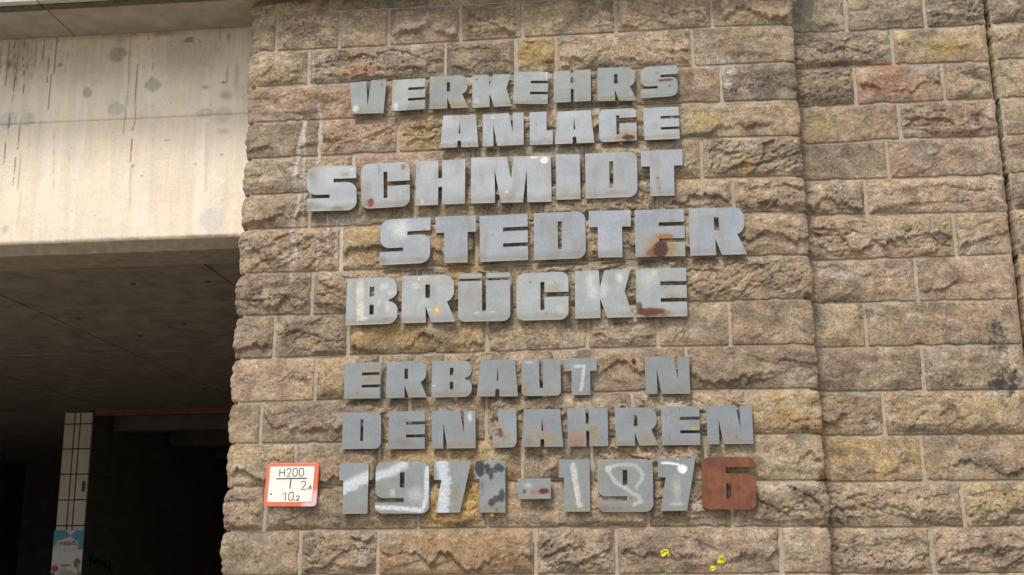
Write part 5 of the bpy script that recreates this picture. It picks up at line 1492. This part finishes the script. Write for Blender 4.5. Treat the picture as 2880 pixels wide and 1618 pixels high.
st = [[[(.225, .065), (.225, .275)], [(.335, .065), (.335, .275)], [(.225, .165), (.335, .165)]],
      D2(.385, .055, .09, .22), D0(.525, .055, .095, .22), D0(.665, .055, .095, .22),
      D2(.73, .42, .105, .225), [[(.87, .62), (.862, .65)]], D6(.905, .53, .062, .11),
      D1(.34, .73, .07, .225), D0(.475, .725, .10, .225), [[(.605, .93), (.598, .96)]], D2(.64, .83, .075, .12)]
# strokes are laid out in fractions; convert to metres along the face first
Wf = sf[1][0]-sf[0][0]; Hf = sf[0][1]-sf[3][1]
def scale_strokes(s): return [[(x*Wf, y*Hf) for x, y in p] for p in s]
s3 = lambda x, y, t: sign3d(x/Wf, y/Hf, t)
for chs in st: link('character', ribbons('character', scale_strokes(chs), .0042, s3), INK, sign)
link('pipe_symbol', ribbons('pipe_symbol', scale_strokes([[(.155, .345), (.845, .335)], [(.49, .345), (.485, .625)]]), .0058, s3), INK, sign)
link('rivet', ribbons('rivet', scale_strokes([[(.055, .775), (.085, .765)]]), .0055, s3, .002), INK, sign)
bm = bmesh.new(); tube(bm, (0, .006, 0), (0, .06, 0), .007, .007, 8)
me = bm_mesh('bracket', bm)
for dx in (-.07, .07):
    b_ = link('bracket', me, STUDMAT, sign); b_.location = (dx, 0, 0)

# ------------------------------------------------------------ concrete bridge
BY, ZS, ZB, ZC = .365, 4.640, 3.403, 3.349
bridge = empty('concrete_bridge', (-4, BY, ZB))
tag(bridge, 'stained concrete bridge deck with overhanging slab above the dark underpass', 'bridge')
BO = Vector((-4, BY, ZB))
def bpart(name, me, mat, kind=None):
    o = link(name, me, mat, bridge); o.location = -BO
    return o
def beam_face(x0, x1, z0, z1, y, base_lo, base_hi, step=.0075):
    nx = int((x1-x0)/step)+1; nz = int((z1-z0)/step)+1
    Xg, Zg = np.meshgrid(np.linspace(x0, x1, nx), np.linspace(z0, z1, nz), indexing='ij')
    X, Z = Xg.ravel(), Zg.ravel()
    Y = y + (fbm(X*4, Z*4, 3, 3)-.5)*.006 + (fbm(X*50, Z*50, 6, 3)-.5)*.0022
    Y = Y + sstep(z0+.012, z0, Z)*(.003+.010*(fbm(X*60, Z*0, 12, 3)))
    k = sstep(0, 1, (Z-z0)/(z1-z0)+(fbm(X*5, Z*3, 15, 4)-.5)*.5)[:, None]
    c = np.array(base_lo)*(1-k)+np.array(base_hi)*k
    w = sstep(.42, .7, fbm(X*16, Z*1.1, 22, 4))[:, None]*.35        # upright bands from the formwork and run-off
    c = c*(1-w)+np.array([.90, .80, .72])*w
    w = sstep(.5, .75, fbm(X*11+9, Z*1.0, 23, 4))[:, None]*.30
    c = c*(1-w)+np.array([.86, .68, .47])*w
    w = sstep(.5, .72, fbm(X*7, Z*6, 24, 5))[:, None]*.35
    c = c*(1-w)+np.array([.68, .575, .46])*w
    for rgb, a in spot_masks(X, Z, BEAM_SPOTS, BEAM_STREAKS, .34, 40, .15):
        c = c*(1-a[:, None])+np.array(rgb)*a[:, None]
    V = np.stack([X, Y, Z], 1); n = len(V)
    Vb = V.copy(); Vb[:, 1] = y+.35
    q = grid_quads(nx, nz)
    F = [q]
    for idx, fl in ((np.arange(nz), False), ((nx-1)*nz+np.arange(nz), True), (np.arange(nx)*nz, True), (np.arange(nx)*nz+nz-1, False)):
        s4 = np.stack([idx[:-1], idx[1:], idx[1:]+n, idx[:-1]+n], 1)
        F.append(s4[:, ::-1] if fl else s4)
    cc = np.concatenate([c, np.ones((n, 1))], 1)
    return mesh_np('beam_lift', np.concatenate([V, Vb]), np.concatenate(F), np.concatenate([cc, cc]))
SEAM = 4.112
bpart('beam_lift', beam_face(-4.9, -1.75, ZB, SEAM-.002, BY, (.755, .665, .525), (.76, .67, .53)), BEAM)
bpart('beam_lift', beam_face(-4.9, -1.75, SEAM+.002, ZS, BY+.003, (.80, .715, .575), (.72, .645, .525)), BEAM)
bpart('beam_lift', box_mesh('beam_lift', -9.5, -4.905, BY+.002, BY+.35, ZB, ZS), mat_plain('beam_concrete_far', (.5, .42, .3), .85, 9, .2, .003))
# bevelled lower arris
bm = bmesh.new()
pts = [(BY+.004, ZB-.002), (BY+.055, ZC+.001), (BY+.35, ZC+.001), (BY+.35, ZB-.002)]
for xx in (-9.5, -1.75):
    for y, z in pts: bm.verts.new((xx, y, z))
bm.verts.ensure_lookup_table(); vs = bm.verts
bm.faces.new(vs[0:4]); bm.faces.new(vs[4:8][::-1])
for k in range(4): bm.faces.new((vs[k], vs[4+k], vs[4+(k+1) % 4], vs[(k+1) % 4]))
bpart('beam_arris', bm_mesh('beam_arris', bm), mat_plain('arris_concrete', (.30, .25, .185), .9, 18, .3, .003))
# overhanging slab in three bays with open seams
edge = mat_plain('slab_edge_concrete', (.50, .48, .42), .9, 20, .2, .003)
moss = mat_plain('mossy_edge', (.10, .095, .06), .95, 30, .5, .004)
for x0, x1 in ((-9.5, -4.648), (-4.640, -3.142), (-3.136, -1.642), (-1.634, .90)):
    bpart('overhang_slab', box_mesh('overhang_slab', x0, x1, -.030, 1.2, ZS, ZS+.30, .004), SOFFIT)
    bpart('slab_edge', box_mesh('slab_edge', x0, x1, -.075, -.032, ZS-.006, ZS+.42, .006), edge)
    bpart('drip_edge', box_mesh('drip_edge', x0, x1, -.030, .030, ZS-.010, ZS-.002, .002), moss)
# underside in shuttering bays: seams every 1.53 m along the bridge and two across
xs = [-10.1, -8.57, -7.04, -5.51, -3.965, -2.425, -.9]
ys = [BY+.352, .795, 1.70, 3.3, 4.9, 6.46]
for i in range(len(xs)-1):
    for j in range(len(ys)-1):
        r = random.Random(i*31+j)
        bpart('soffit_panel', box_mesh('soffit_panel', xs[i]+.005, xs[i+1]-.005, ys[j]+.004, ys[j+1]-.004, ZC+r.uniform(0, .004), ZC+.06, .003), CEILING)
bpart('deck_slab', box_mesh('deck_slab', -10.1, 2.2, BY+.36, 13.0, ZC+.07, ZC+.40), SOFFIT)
# dark blow holes left by form ties
TUNNEL = mat_plain('dark_render', (.10, .086, .07), .9, 5, .3, .003)  # one dark tone for the underpass walls and cross beams
DARK = mat_plain('tie_hole_dark', (.10, .08, .063), .95, 50, .2)
bm = bmesh.new(); tube(bm, (0, 0, 0), (0, 0, .03), .018, .018, 12); TIE = bm_mesh('tie_hole', bm)
for x, y in ((-3.02, 1.12), (-3.80, 2.03), (-3.15, 2.30), (-3.62, 2.66), (-2.55, 1.12)):
    o = bpart('tie_hole', TIE, DARK); o.location = Vector((x, y, ZC-.0035)) - BO
# steel angle closing the slab
bpart('steel_angle', box_mesh('steel_angle', -5.72, -2.0, 6.47, 6.53, ZC-.055, ZC+.065, .004), mat_plain('red_lead_paint', (.20, .055, .03), .6, 20, .3))
for k, (ya, yb) in enumerate(((6.95, 7.2), (8.6, 8.85), (10.2, 10.45))):
    bpart('cross_beam', box_mesh('cross_beam', -5.72, -.9, ya, yb, ZC-.16, ZC+.068, .01), TUNNEL)

# ------------------------------------------------------------ underpass walls
tunnel = TUNNEL
for x0, x1, y0, y1, lab in ((-10.2, -9.9, .75, 13.2, 'dark rendered left side wall of the underpass'),
                            (-9.9, 2.2, 13.0, 13.3, 'dark rendered end wall far back in the underpass'),
                            (-1.95, -1.72, .56, 13.0, 'dark rendered right side wall behind the pillar')):
    cx_, cy_ = (x0+x1)/2, (y0+y1)/2
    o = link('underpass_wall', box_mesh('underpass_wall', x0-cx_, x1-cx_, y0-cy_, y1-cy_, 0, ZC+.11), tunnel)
    o.location = (cx_, cy_, .002); tag(o, lab, 'wall')
TX0, TX1, TY = -6.079, -5.756, 6.517
part_wall = empty('tiled_wall', ((TX0+TX1)/2, TY, 0))
tag(part_wall, 'partition wall in the underpass with pale tiled end and dark tiled flank', 'wall')
TO = Vector(part_wall.location)
def tpart(name, me, mat):
    o = link(name, me, mat, part_wall); o.location = -TO; return o
tpart('core', box_mesh('core', TX0+.012, TX1-.012, TY+.012, 12.9, .003, ZC-.004), mat_plain('grout', (.045, .04, .035), .95, 40, .2))
CREAM_T = mat_plain('cream_tile', (.62, .54, .44), .35, 6, .10)
FLANK_T = mat_plain('olive_tile', (.17, .165, .115), .5, 6, .2)
zl = [ZC-.006, 3.217, 2.952, 2.685, 2.416, 2.151, 1.885, 1.62, 1.355, 1.09, .825, .56, .295, .03]
xl = [TX0+.004, -5.956, -5.894, TX1-.004]
for a, b in zip(zl[:-1], zl[1:]):
    for c, d in zip(xl[:-1], xl[1:]):
        tpart('tile', box_mesh('tile', c+.0065, d-.0065, TY, TY+.0105, b+.0065, a-.0065, .0015), CREAM_T)
    yy = TY+.004
    for k in range(9):
        tpart('flank_tile', box_mesh('flank_tile', TX1-.0115, TX1, yy+.003, yy+.597, b+.003, a-.003, .0015), FLANK_T)
        yy += .6
# broken tile showing the dark bed
tpart('chip', box_mesh('chip', -5.822, -5.785, TY-.0012, TY-.0004, 2.50, 2.61), DARK)
# graffiti tag sprayed on the flank
gs = []
r = random.Random(8)
y = 6.66
for k in range(7):
    gs.append([(y+r.uniform(-.02, .02), 1.86-.02*k+r.uniform(-.03, .03)), (y+.05, 1.74-.02*k+r.uniform(-.02, .04)), (y+.11, 1.88-.02*k+r.uniform(-.05, .03))])
    y += .085
gs.append([(6.66, 1.80), (6.95, 1.78), (7.25, 1.70)])
tpart('graffiti', ribbons('graffiti', gs, .018, lambda a, b, t: Vector((TX1+.0004+t, a, b))), mat_plain('black_spray', (.008, .008, .008), .7, 40, .2))

# posters pasted on the tiled end
def poster(z0, z1, label, colour_fn, strokes, sw):
    nx, nz = 60, 40
    x0, x1 = TX0-.004, TX1+.001
    Xg, Zg = np.meshgrid(np.linspace(x0, x1, nx), np.linspace(z0, z1, nz), indexing='ij')
    X, Z = Xg.ravel(), Zg.ravel()
    u, v = (X-x0)/(x1-x0), (z1-Z)/(z1-z0)
    Yf = np.full(len(X), 0.0) + (fbm(X*14, Z*14, 4, 2)-.5)*.003
    cx_, cz_ = (x0+x1)/2, (z0+z1)/2
    V = np.stack([X-cx_, Yf-.003, Z-cz_], 1); n = len(V)
    Vb = V.copy(); Vb[:, 1] += .0018
    q = grid_quads(nx, nz); F = [q, q[:, ::-1]+n]
    for idx, fl in ((np.arange(nz), False), ((nx-1)*nz+np.arange(nz), True), (np.arange(nx)*nz, True), (np.arange(nx)*nz+nz-1, False)):
        s4 = np.stack([idx[:-1], idx[1:], idx[1:]+n, idx[:-1]+n], 1); F.append(s4[:, ::-1] if fl else s4)
    c = np.concatenate([colour_fn(u, v), np.ones((n, 1))], 1)
    o = link('poster', mesh_np('poster', np.concatenate([V, Vb]), np.concatenate(F), np.concatenate([c, c])), POSTERMAT)
    o.location = (cx_, TY-.004, cz_); tag(o, label, 'poster')
    if strokes:
        Wp, Hp = x1-x0, z1-z0
        for st_ in strokes:
            link('character', ribbons('character', [[(a*Wp, b*Hp) for a, b in st_]], sw,
                 lambda a, b, t: Vector((a-Wp/2, -.0055-t, Hp/2-b))), INK, o)
POSTERMAT = mat_attr('poster_paper', 30, .92, 1.06, .6, .0005)
def blue_poster(u, v):
    c = np.tile(np.array([.70, .71, .70]), (len(u), 1))
    n = fbm(u*5, v*5, 3, 3)-.5
    a = np.maximum(sstep(.36, .26, np.hypot((u-.16)/1.1, (v-.22)/.95)+n*.18), sstep(.12, .05, np.abs(u-.05)+n*.1)*sstep(1.0, .6, v))
    b = np.maximum(sstep(.34, .24, np.hypot((u-.86)/.9, (v-.25))+n*.18), sstep(.16, .07, np.abs(u-.93)+n*.12))
    a = np.maximum(a, b)[:, None]
    return c*(1-a)+np.array([.12, .36, .50])*a
def pale_poster(u, v):
    c = np.tile(np.array([.74, .69, .68]), (len(u), 1))
    n = fbm(u*5, v*5, 6, 3)-.5
    for (cu, cv, ru, rv, rgb) in ((.10, .55, .14, .10, (.62, .10, .10)), (.06, .78, .10, .14, (.10, .10, .12)), (.86, .40, .12, .20, (.18, .19, .12)), (.55, .85, .34, .32, (.42, .46, .33)), (.93, .78, .10, .22, (.36, .12, .42)), (.90, .55, .06, .18, (.50, .50, .10)), (.5, .46, .2, .05, (.30, .31, .30))):
        a = sstep(1.1, .7, np.hypot((u-cu)/ru, (v-cv)/rv)+n*.7)[:, None]
        c = c*(1-a)+np.array(rgb)*a
    return c
mo = [[(.22, .80), (.24, .60), (.275, .72), (.31, .58), (.33, .78)],
      [(.375, .60), (.43, .59), (.44, .76), (.38, .78), (.375, .60)],
      [(.55, .58), (.49, .59), (.49, .77), (.55, .76), (.55, .68), (.52, .68)],
      [(.59, .57), (.60, .75), (.65, .75), (.655, .55)],
      [(.755, .47), (.70, .55), (.70, .63), (.76, .65), (.76, .73), (.69, .75)]]
poster(1.905, 2.101, 'blue and white paper poster pasted on the tiled wall end', blue_poster, mo, .009)
poster(1.560, 1.902, 'pale poster with red and purple patches below the blue poster', pale_poster, [], .01)

# ------------------------------------------------------------ flowering plants
STEMM = mat_plain('plant_green', (.10, .17, .045), .6, 60, .25)
PETAL = mat_plain('yellow_petal', (.80, .72, .02), .5, 60, .12)
def petal_flower(bm, c, ax, r):
    q = ax.to_track_quat('Z', 'Y')
    for k in range(4):
        a = k*math.pi/2+.3
        d = q @ Vector((math.cos(a), math.sin(a), .25)); s = q @ Vector((-math.sin(a), math.cos(a), 0)); up = q @ Vector((0, 0, 1))
        v = [bm.verts.new(c), bm.verts.new(c+d*r*.6+s*r*.42), bm.verts.new(c+d*r*1.05+s*r*.22+up*r*.05), bm.verts.new(c+d*r*1.05-s*r*.22+up*r*.05), bm.verts.new(c+d*r*.6-s*r*.42)]
        bm.faces.new(v)
def plant(base, heads, seed, label):
    root = empty('mustard_plant', base); tag(root, label, 'plant', 'yellow flowering weeds before the pillar')
    r = random.Random(seed); B = Vector(base)
    main = heads[0][0]-B
    def curve(p0, p1, bend, n=7):
        return [p0.lerp(p1, k/n)+bend*math.sin(math.pi*k/n) for k in range(n+1)]
    for hi, (hp, size) in enumerate(heads):
        e = Vector(hp)-B-Vector((0, 0, size*.5))
        p0 = Vector((0, 0, 0)) if hi == 0 else main*.62
        pts = curve(p0, e, Vector((r.uniform(-.03, .03), r.uniform(-.03, .03), 0)))
        bm = bmesh.new()
        for k in range(len(pts)-1):
            f0, f1 = 1-k/len(pts), 1-(k+1)/len(pts)
            tube(bm, pts[k], pts[k+1], .0017+.0030*f0*(1 if hi == 0 else .4), .0017+.0030*f1*(1 if hi == 0 else .4), 7, cap=True)
        link('stem', bm_mesh('stem', bm), STEMM, root)
        bm = bmesh.new()
        for k in range(40):
            th = r.uniform(0, 6.283); ph = r.uniform(-.25, 1.25)
            d = Vector((math.cos(th)*math.cos(ph), math.sin(th)*math.cos(ph), math.sin(ph)))
            c = e+Vector((0, 0, size*.42))+d*size*r.uniform(.2, .56)
            petal_flower(bm, c, d, size*.165)
        link('flower_head', bm_mesh('flower_head', bm), PETAL, root)
        bm = bmesh.new()
        for k in range(14):
            f = .42+.55*k/14
            i = min(int(f*(len(pts)-1)), len(pts)-2); c = pts[i].lerp(pts[i+1], f*(len(pts)-1)-i)
            th = r.uniform(0, 6.283); d = Vector((math.cos(th), math.sin(th), .9)).normalized()
            if hi == 0 or k > 6: tube(bm, c, c+d*.035, .0010, .0006, 5)
        link('seed_pods', bm_mesh('seed_pods', bm), STEMM, root)
    for k in range(9):
        f = .08+.085*k; c = main*f; th = k*2.4
        d = Vector((math.cos(th), math.sin(th), .35)).normalized(); s = d.cross(Vector((0, 0, 1))).normalized(); Lf = .16*(1-f*.7)
        bm = bmesh.new()
        prev = None
        for j in range(6):
            t = j/5; w = Lf*.26*math.sin(math.pi*min(1, t*.92+.08))+.001
            m = c+d*Lf*t+Vector((0, 0, -Lf*.5*t*t)); a = bm.verts.new(m+s*w); b = bm.verts.new(m+Vector((0, 0, -w*.25))); e2 = bm.verts.new(m-s*w)
            if prev: bm.faces.new((prev[0], a, b, prev[1])); bm.faces.new((prev[1], b, e2, prev[2]))
            prev = (a, b, e2)
        link('leaf', bm_mesh('leaf', bm), STEMM, root)
plant((.17, -.90, .004), [(Vector((.099, -.95, 1.682)), .034)], 3, 'tall thin weed with a single yellow flower head before the pillar')
plant((.35, -.92, .004), [(Vector((.311, -.95, 1.655)), .032), (Vector((.278, -.95, 1.624)), .026)], 5, 'tall weed with two yellow flower heads close together before the pillar')

# ------------------------------------------------------------ ground
N = Nodes('ground_gravel'); geo = N.n('ShaderNodeNewGeometry').outputs['Position']
c = N.ramp(N.noise(geo, 3, 6, .6), [(.3, (.22, .20, .17)), (.7, (.32, .295, .25))])
c = N.mix(1.0, c, N.ramp(N.noise(geo, 90, 5, .65), [(.25, .7), (.75, 1.3)]), 'MULTIPLY')
N.set(Base_Color=c, Roughness=.95, Normal=N.bump(N.noise(geo, 60, 6, .7), .8, .01))
g = link('ground', mesh_np('ground', [(-600, -600, 0), (600, -600, 0), (600, 600, 0), (-600, 600, 0)], [(0, 1, 2, 3)], smooth=False), N.m)
tag(g, kind='structure')
